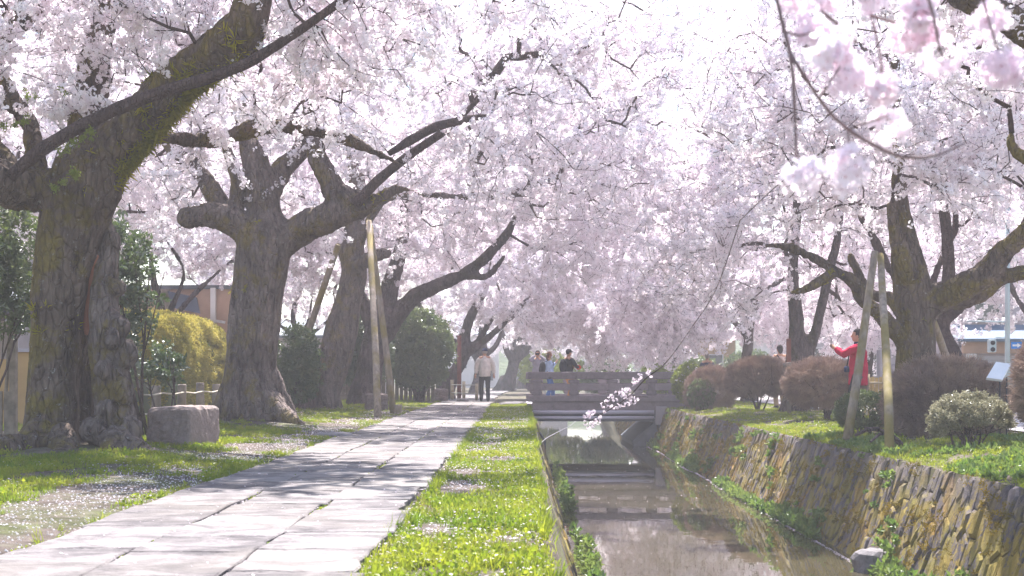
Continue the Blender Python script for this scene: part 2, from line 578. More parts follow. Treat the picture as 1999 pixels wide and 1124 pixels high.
def scatter(name, cname, pts, rots, scl, parent=None, pick=None, mats=()):
    pts = np.asarray(pts, dtype=np.float32).reshape(-1, 3)
    n = len(pts)
    me = bpy.data.meshes.new(name)
    me.vertices.add(n)
    me.vertices.foreach_set('co', pts.ravel())
    if pick is None:
        pick = RNG.integers(0, len(PROTO[cname].objects), n)
    a = me.attributes.new('rot', 'FLOAT_VECTOR', 'POINT'); a.data.foreach_set('vector', np.asarray(rots, dtype=np.float32).ravel())
    a = me.attributes.new('scl', 'FLOAT', 'POINT'); a.data.foreach_set('value', np.broadcast_to(np.asarray(scl, dtype=np.float32), (n,)).copy())
    a = me.attributes.new('pick', 'INT', 'POINT'); a.data.foreach_set('value', np.asarray(pick, dtype=np.int32))
    o = link_mesh(name, me, parent)
    md = o.modifiers.new('scatter', 'NODES')
    md.node_group = scatter_group(cname)
    o['kind'] = 'stuff'
    return o

def eul(dirs, rng, spin=True):
    """euler angles turning +Z to the given directions, with random spin"""
    dirs = np.asarray(dirs, dtype=np.float64)
    L = np.linalg.norm(dirs, axis=1); L[L == 0] = 1
    d = dirs / L[:, None]
    # R = Rz(phi) Ry(theta) Rz(psi) -> convert to XYZ euler by matrix
    th = np.arccos(np.clip(d[:, 2], -1, 1)); ph = np.arctan2(d[:, 1], d[:, 0])
    ps = rng.uniform(0, 2 * np.pi, len(d)) if spin else np.zeros(len(d))
    c1, s1, c2, s2, c3, s3 = np.cos(ph), np.sin(ph), np.cos(th), np.sin(th), np.cos(ps), np.sin(ps)
    R00 = c1*c2*c3 - s1*s3; R10 = s1*c2*c3 + c1*s3; R20 = -s2*c3
    R21 = s2*s3; R22 = c2
    y = np.arcsin(np.clip(-R20, -1, 1)); x = np.arctan2(R21, R22); z = np.arctan2(R10, R00)
    return np.stack([x, y, z], 1)

def rdir(rng, n, up=0.0):
    v = rng.normal(size=(n, 3)); v /= np.linalg.norm(v, axis=1)[:, None]
    v[:, 2] += up
    return v / np.linalg.norm(v, axis=1)[:, None]

# ---- blossom sprays
def flower_geo(rng, c, nrm, r, detail):
    """five open petals round a small heart"""
    n = Vector(nrm).normalized(); u = n.orthogonal().normalized(); v = n.cross(u)
    V = []; F = []; Mi = []
    a0 = rng.uniform(0, 6.28)
    c = Vector(c)
    for k in range(5):
        a = a0 + k * 2 * math.pi / 5 + rng.uniform(-.12, .12)
        cup = rng.uniform(0.1, 0.55)
        e = u * math.cos(a) + v * math.sin(a); s = n.cross(e)
        b = len(V)
        if detail:
            V += [c, c + e*r*.62 + s*r*.40 + n*r*cup*.5, c + e*r*1.0 + s*r*.22 + n*r*cup, c + e*r*.92 + n*r*cup*.9,
                  c + e*r*1.0 - s*r*.22 + n*r*cup, c + e*r*.62 - s*r*.40 + n*r*cup*.5]
            F += [(b, b+1, b+2, b+3), (b, b+3, b+4, b+5)]; Mi += [0, 0]
        else:
            V += [c, c + e*r*.85 + s*r*.42 + n*r*cup*.6, c + e*r*1.0 + n*r*cup, c + e*r*.85 - s*r*.42 + n*r*cup*.6]
            F += [(b, b+1, b+2, b+3)]; Mi += [0]
    b = len(V)
    h = r * 0.17
    for k in range(3):
        a = k * 2.094
        V.append(c + (u*math.cos(a) + v*math.sin(a)) * h + n * r * 0.10)
    F.append((b, b+1, b+2)); Mi.append(1)
    return V, F, Mi

def puff_geo(mb, rng, c, R, n, fr, detail):
    for i in range(n):
        d = rdir(rng, 1)[0]
        p = Vector(c) + Vector(d) * R * rng.uniform(0.55, 1.0)
        V, F, Mi = flower_geo(rng, p, Vector(d) + Vector(rdir(rng, 1)[0]) * 0.35, fr * rng.uniform(.8, 1.15), detail)
        b = len(mb.V)
        mb.V.extend([tuple(q) for q in V]); mb.F.extend([tuple(i + b for i in f) for f in F]); mb.M.extend(Mi)

def make_spray(rng, L, n_puff, nfl, detail, R=0.045, fr=0.020):
    mb = MB()
    pts = [Vector((0, 0, 0))]
    d = Vector((0, 0, 1))
    for i in range(5):
        d = (d + Vector(rng.normal(size=3)) * .18).normalized()
        pts.append(pts[-1] + d * L / 5)
    mb.tube(pts, [0.006 * (1 - .12 * i) for i in range(6)], 4 if detail else 3, False, m=2)
    for i in range(n_puff):
        t = (i + rng.uniform(0, 1)) / n_puff
        k = min(4, int(t * 5)); p = pts[k].lerp(pts[k+1], t * 5 - k)
        off = rdir(rng, 1)[0]; off = Vector(off) * rng.uniform(.02, .115) * (1.1 - .4 * t)
        q = p + off
        if off.length > 0.06:
            mb.tube([p, q], [0.003, 0.002], 3, False, m=2)
        puff_geo(mb, rng, q, R * rng.uniform(.7, 1.2), max(3, int(nfl * rng.uniform(.6, 1.3))), fr, detail)
    return new_mesh('blossom_spray', mb.V, mb.F, [M['blossom'], M['heart'], M['twig']], False, mb.M)

_r = np.random.default_rng(3)
proto_col('spray_near', [make_spray(_r, 0.50, 9, 14, True, R=0.050) for i in range(7)])
proto_col('spray_far', [make_spray(_r, 0.60, 10, 10, False, R=0.066, fr=0.029) for i in range(7)])

def make_leaf_cluster(rng, n, R, ll, lw, mat, up=0.3, name='leaf_cluster', droop=0.0):
    V = []; F = []
    for i in range(n):
        p = Vector(rdir(rng, 1)[0]) * R * rng.uniform(.1, 1)
        d = Vector(rdir(rng, 1, up)[0]); s = d.orthogonal().normalized()
        s = Matrix.Rotation(rng.uniform(0, 6.28), 3, d) @ s
        l = ll * rng.uniform(.6, 1.2); w = lw * rng.uniform(.7, 1.2)
        nn = d.cross(s) * l * 0.12
        b = len(V)
        V += [p, p + d*l*.45 + s*w*.5 - nn, p + d*l, p + d*l*.45 - s*w*.5 - nn]
        F += [(b, b+1, b+2), (b, b+2, b+3)]
    return new_mesh(name, V, F, [mat])
proto_col('leaf_dark', [make_leaf_cluster(_r, 26, .11, .085, .040, M['leaf_dark']) for i in range(4)])
proto_col('leaf_mid', [make_leaf_cluster(_r, 24, .10, .075, .035, M['leaf_mid']) for i in range(4)])
proto_col('leaf_lime', [make_leaf_cluster(_r, 40, .06, .04, .022, M['leaf_lime']) for i in range(4)])
proto_col('leaf_hedge', [make_leaf_cluster(_r, 60, .09, .05, .022, M['leaf_hedge'], 0.6) for i in range(4)])
proto_col('leaf_grey', [make_leaf_cluster(_r, 46, .05, .032, .014, M['leaf_grey'], 0.5) for i in range(4)])
proto_col('leaf_azalea', [make_leaf_cluster(_r, 44, .05, .032, .015, M['leaf_mid'], 0.5) for i in range(4)])
proto_col('weed', [make_leaf_cluster(_r, 22, .035, .055, .030, M['weed'], 0.9) for i in range(4)])
proto_col('moss_bit', [make_leaf_cluster(_r, 16, .045, .024, .018, M['wall_moss'], .2) for i in range(4)])
proto_col('moss_fern', [make_leaf_cluster(_r, 14, .02, .10, .012, M['moss_leaf'], -0.2) for i in range(4)])

def make_tuft(rng, n, R, h, w, mat, lean=0.5, name='grass_tuft'):
    V = []; F = []
    for i in range(n):
        a = rng.uniform(0, 6.28); r = R * math.sqrt(rng.uniform(0, 1))
        p = Vector((math.cos(a) * r, math.sin(a) * r, -0.004))
        a2 = rng.uniform(0, 6.28); e = Vector((math.cos(a2), math.sin(a2), 0)); s = Vector((-e.y, e.x, 0))
        hh = h * rng.uniform(.45, 1.2); ln = lean * rng.uniform(.2, 1.2) * hh; ww = w * rng.uniform(.7, 1.2)
        b = len(V)
        V += [p - s*ww*.5, p + s*ww*.5, p + e*ln*.3 + Vector((0, 0, hh*.6)) + s*ww*.4, p + e*ln*.3 + Vector((0, 0, hh*.6)) - s*ww*.4,
              p + e*ln + Vector((0, 0, hh))]
        F += [(b, b+1, b+2), (b, b+2, b+3), (b+3, b+2, b+4)]
    return new_mesh(name, V, F, [mat])
proto_col('grass', [make_tuft(_r, 34, .07, .050, .0050, M['grass'], .8) for i in range(5)])
proto_col('grass_tall', [make_tuft(_r, 16, .04, .14, .006, M['grass'], .6) for i in range(4)])
proto_col('grass_dry', [make_tuft(_r, 16, .05, .055, .004, M['grass_dry'], .9) for i in range(4)])
proto_col('clover', [make_leaf_cluster(_r, 30, .045, .022, .020, M['grass'], .5) for i in range(4)])

def make_bare_twigs(rng, n, L, mat, name='twig_tuft'):
    mb = MB()
    for i in range(n):
        p = Vector(rng.normal(size=3)) * .035
        d = Vector((rng.normal() * .42, rng.normal() * .42, 1)).normalized()
        l = L * rng.uniform(.5, 1.1)
        e = d.orthogonal().normalized()
        q = p + d * l * .5 + e * rng.uniform(-.02, .02)
        mb.tube([p, q, q + (d + Vector(rng.normal(size=3)) * .3).normalized() * l * .5], [.0055, .0042, .0028], 3, False)
        mb.tube([q, q + (d + Vector(rng.normal(size=3)) * .7).normalized() * l * .4], [.004, .0022], 3, False)
    return new_mesh(name, mb.V, mb.F, [mat])
proto_col('bare_twigs', [make_bare_twigs(_r, 18, .20, M['bush_twig']) for i in range(5)])

# ---- branching: every target point in the crown is joined to the nearest branch already there
def grow(limbs, targets, rng, min_z=0.0, jitter=0.10):
    NP = []; NR = []; par = []; plen = []
    for L in limbs:
        prev = -1; acc = 0
        for (q, r) in L:
            ok = q.z >= min_z
            if ok:
                NP.append(tuple(q)); par.append(prev if prev >= 0 else -1); plen.append(acc * .15); prev = len(NP) - 1
                acc += 0.12
    nb = len(NP)
    cap = nb + len(targets) * 14 + 10
    A = np.zeros((cap, 3)); A[:nb] = NP
    par = np.array(par + [0] * (cap - nb)); pl = np.zeros(cap); pl[:nb] = plen
    n = nb
    T = np.asarray(targets)
    d0 = np.sqrt(((T[:, None, :] - A[None, :nb, :]) ** 2).sum(2)).min(1)
    T = T[np.argsort(d0)]
    tips = []; links = []
    for t in T:
        dd = np.sqrt(((A[:n] - t) ** 2).sum(1))
        cost = dd + 0.30 * pl[:n]
        i = int(np.argmin(cost))
        a = A[i]; v = t - a; L = dd[i]
        if L < 0.05: continue
        k = int(min(13, max(2, L / 0.28)))
        side = rng.normal(size=3) * L * jitter
        sag = np.array([0, 0, rng.uniform(-.02, .14) * L])
        idx = [i]
        for j in range(1, k + 1):
            s = j / k
            p = a + v * s + (side + sag) * math.sin(math.pi * s) + rng.normal(size=3) * .018
            A[n] = p; par[n] = idx[-1]; pl[n] = pl[idx[-1]] + L / k
            idx.append(n); n += 1
        tips.append(n - 1); links.append(idx)
    cnt = np.zeros(n)
    for t in tips: cnt[t] += 1
    for i in range(n - 1, nb - 1, -1):
        cnt[par[i]] += cnt[i]
    return A[:n], par[:n], cnt, links, nb

def branch_mesh(name, A, cnt, links, mat, parent, r0=0.0055, p=0.52, rmax=0.11, thin=0.0):
    mb = MB()
    for idx in links:
        r = [min(rmax, r0 * max(1, cnt[i]) ** p) for i in idx]
        r[0] = r[1] * 1.15
        if r[1] < thin: continue
        sides = 8 if r[0] > .04 else (5 if r[0] > .015 else 3)
        mb.tube([A[i] for i in idx], r, sides, False)
    me = new_mesh(name, mb.V, mb.F, [mat], True)
    o = link_mesh(name, me, parent)
    o['kind'] = 'stuff'
    return o

def spray_points(A, par, links, rng, step=0.22, extra=2, spread=0.16, lowz=None):
    P_, D_ = [], []
    for idx in links:
        pts = [A[i] for i in idx]
        seg = max(1, len(pts) - 1)
        L = sum(np.linalg.norm(pts[i+1] - pts[i]) for i in range(seg))
        m = max(1, int(L / step))
        for j in range(m):
            s = 0.18 + 0.82 * (j + rng.uniform()) / m
            f = min(seg - 1e-3, s * seg); k = int(f)
            p = pts[k] + (pts[k+1] - pts[k]) * (f - k)
            d = pts[k+1] - pts[k]; d = d / (np.linalg.norm(d) + 1e-9)
            P_.append(p); D_.append(d * .6 + rng.normal(size=3) * .55 + np.array([0, 0, .1]))
        for j in range(extra):
            P_.append(pts[-1] + rng.normal(size=3) * spread)
            d = pts[-1] - pts[0]; d = d / (np.linalg.norm(d) + 1e-9)
            D_.append(d * .7 + rng.normal(size=3) * .5)
    return np.array(P_), np.array(D_)

def crown_targets(rng, n, blobs, reject=None):
    """blobs: (centre, radii, weight); more targets near the shell than in the middle"""
    out = []
    w = np.array([b[2] for b in blobs], float); w /= w.sum()
    tries = 0
    while len(out) < n and tries < 40:
        tries += 1
        k = rng.choice(len(blobs), size=n, p=w)
        d = rdir(rng, n); r = rng.uniform(0, 1, n) ** 0.45
        for i in range(n):
            c, R, _ = blobs[k[i]]
            p = np.array(c) + d[i] * np.array(R) * r[i]
            # clumps and hollows
            v = mnoise.noise(Vector(p) * 0.8)
            if v < -0.12: continue
            if reject is not None and reject(p): continue
            out.append(p)
            if len(out) >= n: break
    return np.array(out[:n])
# ------------------------------------------------------------------ the lie of the land
def axis(y):
    """sideways drift of path and canal"""
    e = max(0.0, y - 52.0)
    return 0.01 * y + 0.00045 * e * e
U_LEFT, U_RIGHT = 0.10, 4.17      # tops of the canal walls
WL, WR = 0.52, 3.72               # walls at the waterline
Z_WATER = -1.2
PATH_L, PATH_R = -2.45, -0.66

def ground_z(x, y):
    u = x - axis(y)
    if u < U_LEFT:
        z = -0.035 + 0.03 * mnoise.noise(Vector((x * .5, y * .35, 0)))
        xp = x - (axis(y) - 0.01 * y)
        if xp < -2.6:
            z += 0.05 * min(1, (-2.6 - xp) / 1.2)
        if PATH_L - .1 < xp < PATH_R + .05:
            z = -0.06
        z += 0.13 * math.exp(-(((x + 4.7) / 1.1) ** 2 + ((y - 15.6) / 1.3) ** 2))
        z += 0.12 * math.exp(-(((x + 4.5) / 1.0) ** 2 + ((y - 24.8) / 1.2) ** 2))
        return z
    v = u - U_RIGHT
    if v < 0: return -1.7
    t = min(1.0, v / 1.1)
    return -0.09 + 0.10 * t * t * (3 - 2 * t) + 00.035 * mnoise.noise(Vector((x * .7, y * .5, 3))) * min(1, v * 3)

ys = [-6, -3, 0, 2, 3.5] + list(np.arange(4.5, 50, 0.5)) + list(np.arange(50, 90, 2)) + [95, 105, 120, 150, 200, 300, 500, 900]
us = [-400, -150, -60, -30, -18, -12, -9, -8, -7] + list(np.arange(-6.4, -0.1, 0.22)) + [-0.05, U_LEFT + .05]
us2 = [WL + .15, WR - .15]
us3 = [U_RIGHT + .04] + list(np.arange(U_RIGHT + .2, U_RIGHT + 4.0, 0.22)) + [9, 10.5, 12, 15, 20, 35, 70, 160, 400]
V = []; F = []
cols = [(u, 0) for u in us] + [(u, 1) for u in us2] + [(u, 2) for u in us3]
for y in ys:
    for (u, k) in cols:
        x = u + axis(min(y, 110))
        z = -1.75 if k == 1 else ground_z(x, y) if k else ground_z(min(x, axis(min(y, 110)) + U_LEFT - .01), y)
        if y > 110: z = -1.75 if k == 1 else -0.05
        if k == 0 and u > 0: z = -0.06
        V.append((x, y, z))
nc = len(cols)
for j in range(len(ys) - 1):
    for i in range(nc - 1):
        a = j * nc + i
        F.append((a, a + 1, a + nc + 1, a + nc))
ground = link_mesh('ground', new_mesh('ground', V, F, [M['soil']], True))
tag(ground, kind='structure')

# canal water
V = []; F = []
yy = list(np.arange(-4, 60, 2.0)) + list(np.arange(60, 111, 5.0))
for y in yy:
    V += [(axis(y) + WL - .25, y, Z_WATER), (axis(y) + WR + .25, y, Z_WATER)]
for j in range(len(yy) - 1):
    F.append((2*j, 2*j+1, 2*j+3, 2*j+2))
water = link_mesh('canal_water', new_mesh('canal_water', V, F, [M['water']]))
tag(water, kind='structure')

# pale footpath on the right bank, behind the shrubs
V = []; F = []
yy = list(np.arange(8, 110, 3.0))
for y in yy:
    wob = 0.2 * mnoise.noise(Vector((0, y * .2, 9)))
    for u in (7.3 + wob, 8.4, 9.5, 11.2):
        x = u + axis(y)
        V.append((x, y, max(ground_z(x, y), 0.0) + .035))
for j in range(len(yy) - 1):
    for i in range(3):
        a = j*4 + i
        F.append((a, a+1, a+5, a+4))
tag(link_mesh('gravel_path', new_mesh('gravel_path', V, F, [M['gravel']])), kind='structure')

# ------------------------------------------------------------------ stone path: three files of slabs on a bed
V = []; F = []
yy = list(np.arange(4, 104, 1.0))
pc = lambda y: axis(y) - 0.01 * y
for y in yy:
    V += [(pc(y) + PATH_L - .04, y, -.045), (pc(y) + PATH_R + .04, y, -.045)]
for j in range(len(yy) - 1):
    F.append((2*j, 2*j+1, 2*j+3, 2*j+2))
path = tag(link_mesh('stone_path', new_mesh('stone_path', V, F, [M['soil']])), kind='structure')

def slab_geo(x0, x1, y0, y1, z, rng, th=0.09):
    """irregular worn slab with chamfered top edge"""
    j = lambda s=.02: rng.uniform(-s, s)
    n = 4
    ring = []
    cs = [(x0 + j(), y0 + j()), (x1 + j(), y0 + j()), (x1 + j(), y1 + j()), (x0 + j(), y1 + j())]
    for k in range(4):
        a = cs[k]; b = cs[(k+1) % 4]
        for s in range(n):
            t = s / n
            q = 0.016 if s else 0.0
            ring.append((a[0] + (b[0]-a[0]) * t + j(q), a[1] + (b[1]-a[1]) * t + j(q)))
    cx, cy_ = (x0+x1)/2, (y0+y1)/2
    tilt = (rng.uniform(-.003, .003), rng.uniform(-.003, .003))
    V = []
    for (dz, ins) in ((-th, 0), (-.007, 0), (0, .012)):
        for (x, y) in ring:
            dx, dy = cx - x, cy_ - y; L = math.hypot(dx, dy)
            xx, yy_ = x + dx / L * ins, y + dy / L * ins
            V.append((xx, yy_, z + dz + (xx - cx) * tilt[0] + (yy_ - cy_) * tilt[1] + (j(.0025) if dz == 0 else 0)))
    m = len(ring)
    F = []
    for r in range(2):
        for i in range(m):
            k = (i+1) % m
            F.append((r*m+i, r*m+k, r*m+m+k, r*m+m+i))
    V.append((cx, cy_, z + j(.004)))
    for i in range(m):
        F.append((2*m+i, 2*m+(i+1) % m, 3*m))
    return V, F

rng = np.random.default_rng(11)
wid = (PATH_R - PATH_L) / 3
count = 0
far = MB()
for c in range(3):
    y = 4.2 + rng.uniform(0, .5)
    while y < 100:
        L = rng.uniform(.62, 1.35) if y < 55 else rng.uniform(1.2, 1.8)
        x0 = PATH_L + c * wid + .008; x1 = PATH_L + (c+1) * wid - .008
        if c == 0: x0 += rng.uniform(-.06, .05)
        if c == 2: x1 += rng.uniform(-.05, .06)
        o = pc(y)
        V, F = slab_geo(x0 + o, x1 + o, y + .007, y + L - .007, rng.uniform(-.002, .003), rng)
        if y < 56:
            ob = link_mesh('paving_slab', new_mesh('paving_slab', V, F, [M['slab']]), path)
            count += 1
        else:
            far.add(V, F)
        y += L
o = far.build('paving_slabs', M['slab'], path); o['kind'] = 'stuff'

# ------------------------------------------------------------------ canal walls: polygonal rubble, each stone its own piece
def clip(poly, a, n):
    out = []
    for i in range(len(poly)):
        p = poly[i]; q = poly[(i+1) % len(poly)]
        dp = (p[0]-a[0])*n[0] + (p[1]-a[1])*n[1]; dq = (q[0]-a[0])*n[0] + (q[1]-a[1])*n[1]
        if dp <= 0: out.append(p)
        if (dp < 0 < dq) or (dq < 0 < dp):
            t = dp / (dp - dq)
            out.append((p[0]+(q[0]-p[0])*t, p[1]+(q[1]-p[1])*t))
    return out

def rubble(y0, y1, H, rng, sw, sh, lean):
    """stones of a wall face: polygons in (s, t), s along the wall and t up its face"""
    seeds = []
    rows = int(round(H / sh))
    for r in range(-1, rows + 1):
        n = int((y1 - y0) / sw) + 3
        for k in range(-2, n):
            s = y0 + (k + (0.5 if r % 2 else 0)) * sw + rng.uniform(-.42, .42) * sw
            t = (r + .5) * H / rows + rng.uniform(-.42, .42) * sh
            seeds.append((s, t))
    S = np.array(seeds)
    asp = sw / sh
    res = []
    for (s, t) in seeds:
        if t < 0 or t > H or s < y0 or s > y1: continue
        near = np.argsort(((S[:, 0]-s) / sw)**2 + ((S[:, 1]-t) / sh)**2)[1:15]
        poly = [(s-2, 0), (s+2, 0), (s+2, H), (s-2, H)]
        for i in near:
            m = ((s+S[i,0])/2, (t+S[i,1])/2)
            # skewed metric so that the stones lean
            dx, dy = S[i,0]-s, S[i,1]-t
            nx, ny = dx/(sw*sw) - lean*dy/(sw*sh), dy/(sh*sh) - lean*dx/(sw*sh)
            poly = clip(poly, m, (nx, ny))
            if len(poly) < 3: break
        if len(poly) >= 3: res.append(((s, t), poly))
    return res

def wall_stones(parent, side, y0, y1, rng, sw, sh, cap):
    top = -0.075; bot = -1.42; H = top - bot
    u_t, u_b = (U_LEFT, WL + .06) if side < 0 else (U_RIGHT, WR - .06)
    mats = [M['wall_stone']]
    far = MB(); k = 0
    res = rubble(y0, y1, H, rng, sw, sh, 0.30 * (1 if side > 0 else -1))
    res.sort(key=lambda a: a[0][0])
    nrm = Vector(((-1 if side > 0 else 1), 0, .35)).normalized()
    for (c, poly) in res:
        def pos(s, t, out):
            f = t / H
            p = Vector((u_b + (u_t - u_b) * f + axis(s), s, bot + t))
            return p + nrm * out
        # centre of the polygon
        cx = sum(p[0] for p in poly)/len(poly); cy_ = sum(p[1] for p in poly)/len(poly)
        prd = rng.uniform(.004, .038)
        V = []
        for (sc, out) in ((1.0, -.06), (.95, prd * .35), (.74, prd)):
            for (s, t) in poly:
                V.append(pos(cx + (s-cx)*sc, cy_ + (t-cy_)*sc, out + (rng.uniform(-.008, .008) if out > 0 else 0)))
        V.append(pos(cx, cy_, prd * 1.08))
        m = len(poly); F = []
        for r in range(2):
            for i in range(m):
                j = (i+1) % m
                F.append((r*m+i, r*m+j, r*m+m+j, r*m+m+i) if side > 0 else (r*m+m+i, r*m+m+j, r*m+j, r*m+i))
        for i in range(m):
            F.append((2*m+i, 2*m+(i+1)%m, 3*m) if side > 0 else (3*m, 2*m+(i+1)%m, 2*m+i))
        if k < cap:
            link_mesh('stone', new_mesh('stone', V, F, mats, False), parent); k += 1
        else:
            far.add(V, F)
    if far.V:
        o = far.build('stones', mats, parent); o['kind'] = 'stuff'

def wall_core(name, side, label, y0, y1):
    V = []; F = []
    yy = list(np.arange(y0, y1 + .1, 2.0))
    u_t, u_b = (U_LEFT, WL + .06) if side < 0 else (U_RIGHT, WR - .06)
    for y in yy:
        a = axis(y)
        V += [(u_b + a, y, -1.46), (u_t + a, y, -.09), (u_t + a + side*.34, y, -.09), (u_t + a + side*.34, y, -1.46)]
    for j in range(len(yy) - 1):
        for i in range(4):
            k = (i+1) % 4
            f = (4*j+i, 4*j+k, 4*j+4+k, 4*j+4+i)
            F.append(f)
    F += [(0, 3, 2, 1), tuple(4*(len(yy)-1) + i for i in range(4))]
    o = link_mesh(name, new_mesh(name, V, F, [M['wall_mortar']]))
    return tag(o, label, 'canal wall')
wall_r = wall_core('canal_wall', 1, 'mossy rubble stone wall holding the bank under the round shrubs', 4, 100)
wall_l = wall_core('canal_wall', -1, 'dark stone canal wall edging the grass strip beside the slab path', 4, 100)
wall_stones(wall_r, 1, 8.5, 60, np.random.default_rng(5), .17, .27, 298)
wall_stones(wall_l, -1, 5.0, 50, np.random.default_rng(6), .42, .36, 250)

# ------------------------------------------------------------------ grass, weeds, petals
def cull(pts, dens):
    return [p for p in pts if dens(p)]
rng = np.random.default_rng(21)
def n2(x, y, s=1.0, z=0.0):
    return mnoise.noise(Vector((x * s, y * s, z)))

def grass_field(x_lo, x_hi, y0, y1, per_m2, mask):
    A_ = (x_hi - x_lo) * (y1 - y0)
    n = int(A_ * per_m2)
    X = rng.uniform(x_lo, x_hi, n); Y = rng.uniform(y0, y1, n)
    out = []
    for x, y in zip(X, Y):
        if mask(x, y): out.append((x, y, ground_z(x, y)))
    return out

def strip_mask(x, y):
    xp = x - pc(y)
    e = PATH_R + 0.02 + 0.10 * n2(x, y, 1.3, 4)
    if y < 8.5: e += -0.05
    if xp < e or x - axis(y) > U_LEFT - .0: return False
    v = n2(x, y, 1.1) + 0.6 * n2(x, y, 3.0, 5)
    edge = 0.25 * math.exp(-((xp - PATH_R) / .12) ** 2)
    return v > -0.30 - edge + (0.12 if 22 < y < 30 else 0) + rng.uniform(0, .42)
def left_mask(x, y):
    xp = x - pc(y)
    if xp > PATH_L - .02: return False
    bare = math.exp(-((xp + 2.95) / .50) ** 2) * (0.85 if y < 30 else .3)
    tree = 1.4 * math.exp(-(((x + 4.75) / .78) ** 2 + ((y - 15.4) / .75) ** 2)) + 0.8 * math.exp(-(((x + 4.6) / .65) ** 2 + ((y - 24.8) / .8) ** 2))
    v = n2(x, y, .9) + 0.5 * n2(x, y, 2.6, 5)
    return v > -0.55 + bare + tree + (0.15 if y > 30 else 0) + rng.uniform(0, .40)
def right_mask(x, y):
    u = x - axis(y)
    if u < U_RIGHT + .02 or u > 7.2: return False
    v = n2(x, y, 1.0, 8) + 0.5 * n2(x, y, 2.6, 7)
    return v > -0.42 + 0.25 * max(0, u - 5.5) + rng.uniform(0, .45)

def put_grass(pts, name, proto, smin, smax, lean=.25):
    pts = np.array(pts)
    n = len(pts)
    d = rdir(rng, n) * lean; d[:, 2] = 1
    o = scatter(name, proto, pts, eul(d, rng), rng.uniform(smin, smax, n))
    return o
a = grass_field(-.85, .45, 5, 14, 420, strip_mask) + grass_field(-.85, .7, 14, 45, 200, strip_mask)
b = grass_field(-6.5, -2.45, 8, 22, 190, left_mask) + grass_field(-8.5, -2.4, 22, 60, 60, left_mask)
c = grass_field(4.2, 8.2, 10, 26, 130, right_mask) + grass_field(4.4, 9, 26, 60, 60, right_mask)
far_ = grass_field(-14, -8.0, 16, 60, 10, lambda x, y: True)
allg = a + b + c + far_
print('grass', len(a), len(b), len(c))
k = rng.uniform(0, 1, len(allg))
allg = np.array(allg)
tag(put_grass(allg[k < .55], 'grass', 'grass', .7, 1.3), kind='stuff')
tag(put_grass(allg[(k >= .55) & (k < .88)], 'clover', 'clover', .8, 1.5), kind='stuff')
tag(put_grass(allg[k >= .88], 'dry_grass', 'grass_dry', .8, 1.4), kind='stuff')
# crumbs of soil and pebbles on the bare ground
V = []; F = []
for i in range(9000):
    y = rng.uniform(6, 24); s_ = rng.uniform(.004, .013)
    x = rng.normal() * .45 - 2.95 if i % 3 else rng.uniform(-.66, .15)
    if PATH_L < x < PATH_R or x > axis(y) + .05: continue
    z = ground_z(x, y); b_ = len(V)
    a_ = rng.uniform(0, 6.28); ca, sa = math.cos(a_) * s_, math.sin(a_) * s_
    V.extend([(x - ca, y - sa, z - .002), (x + sa, y - ca, z - .002), (x + ca, y + sa, z - .002), (x - sa, y + ca, z - .002), (x, y, z + s_ * .7)])
    F.extend([(b_, b_+1, b_+4), (b_+1, b_+2, b_+4), (b_+2, b_+3, b_+4), (b_+3, b_, b_+4)])
tag(link_mesh('gravel', new_mesh('gravel', V, F, [M['gravel']])), kind='stuff')
# longer grass along the slabs, the canal edge and the joints
e = []
for i in range(900):
    y = rng.uniform(5, 40); s = rng.choice(3, p=[.45, .35, .2])
    if s == 0: x = PATH_R + rng.normal() * .03 + .05
    elif s == 1: x = axis(y) + U_LEFT + rng.normal() * .03
    else: x = PATH_L - .03 - abs(rng.normal()) * .05
    if n2(x, y, .8, 2) > -0.02: e.append((x, y, ground_z(min(x, axis(y) + .08), y)))
tag(put_grass(e, 'edge_grass', 'grass_tall', .45, .95, .5), kind='stuff')
e = []
for i in range(5200):
    y = rng.uniform(4.6, 50); c_ = rng.choice([1, 2, 3, 0])
    x = (PATH_L + wid * c_ if c_ < 3 else PATH_L + wid * rng.integers(0, 3) + rng.uniform(0, wid)) + rng.normal() * .012
    if c_ == 3: continue
    if n2(x, y, .9, 12 + c_) > 0.02: e.append((x, y, -.030))
tag(put_grass(e, 'joint_moss', 'clover', .35, .7), kind='stuff')
# weeds at the foot of the right wall, on its face and along the left waterline
e = []
for i in range(2300):
    y = rng.uniform(10, 42); v = n2(0, y, .33, 20)
    hh = max(0.0, .07 + v * .75) * (1.0 if 13 < y < 22 else .6)
    t = abs(rng.normal()) * hh * .55
    if hh < .04: continue
    f = min(1, t / 1.12)
    x = axis(y) + WR + (U_RIGHT - WR) * f - .05 - rng.uniform(0, .10) * (1 - f)
    e.append((x, y, Z_WATER + t + .01))
for i in range(900):
    y = rng.uniform(9, 42); t = rng.uniform(0.1, 1.08)
    if n2(t * 2, y, 1.1, 31) < .22: continue
    e.append((axis(y) + WR + (U_RIGHT - WR) * t / 1.12 - .06, y, Z_WATER + t))
for i in range(380):
    y = rng.uniform(6, 30); t = abs(rng.normal()) * .10
    if n2(1, y, .5, 41) < (.05 if y > 17 else -.2): continue
    e.append((axis(y) + WL + .10 + rng.uniform(-.04, .12), y, Z_WATER + t))
tag(put_grass(e, 'wall_weeds', 'weed', .6, 1.7, .9), kind='stuff')
e = []; dv = []
for i in range(6500):
    y = rng.uniform(8.5, 42); t = rng.uniform(0, 1.14)
    if n2(t * 2.2, y, 1.7, 91) < .10: continue
    e.append((axis(y) + WR + (U_RIGHT - WR) * t / 1.12 - .075 + rng.uniform(0, .03), y, Z_WATER + t)); dv.append((-1, rng.normal() * .4, .4))
o = scatter('wall_moss', 'moss_bit', e, eul(dv, rng), rng.uniform(.4, 1.0, len(e)))
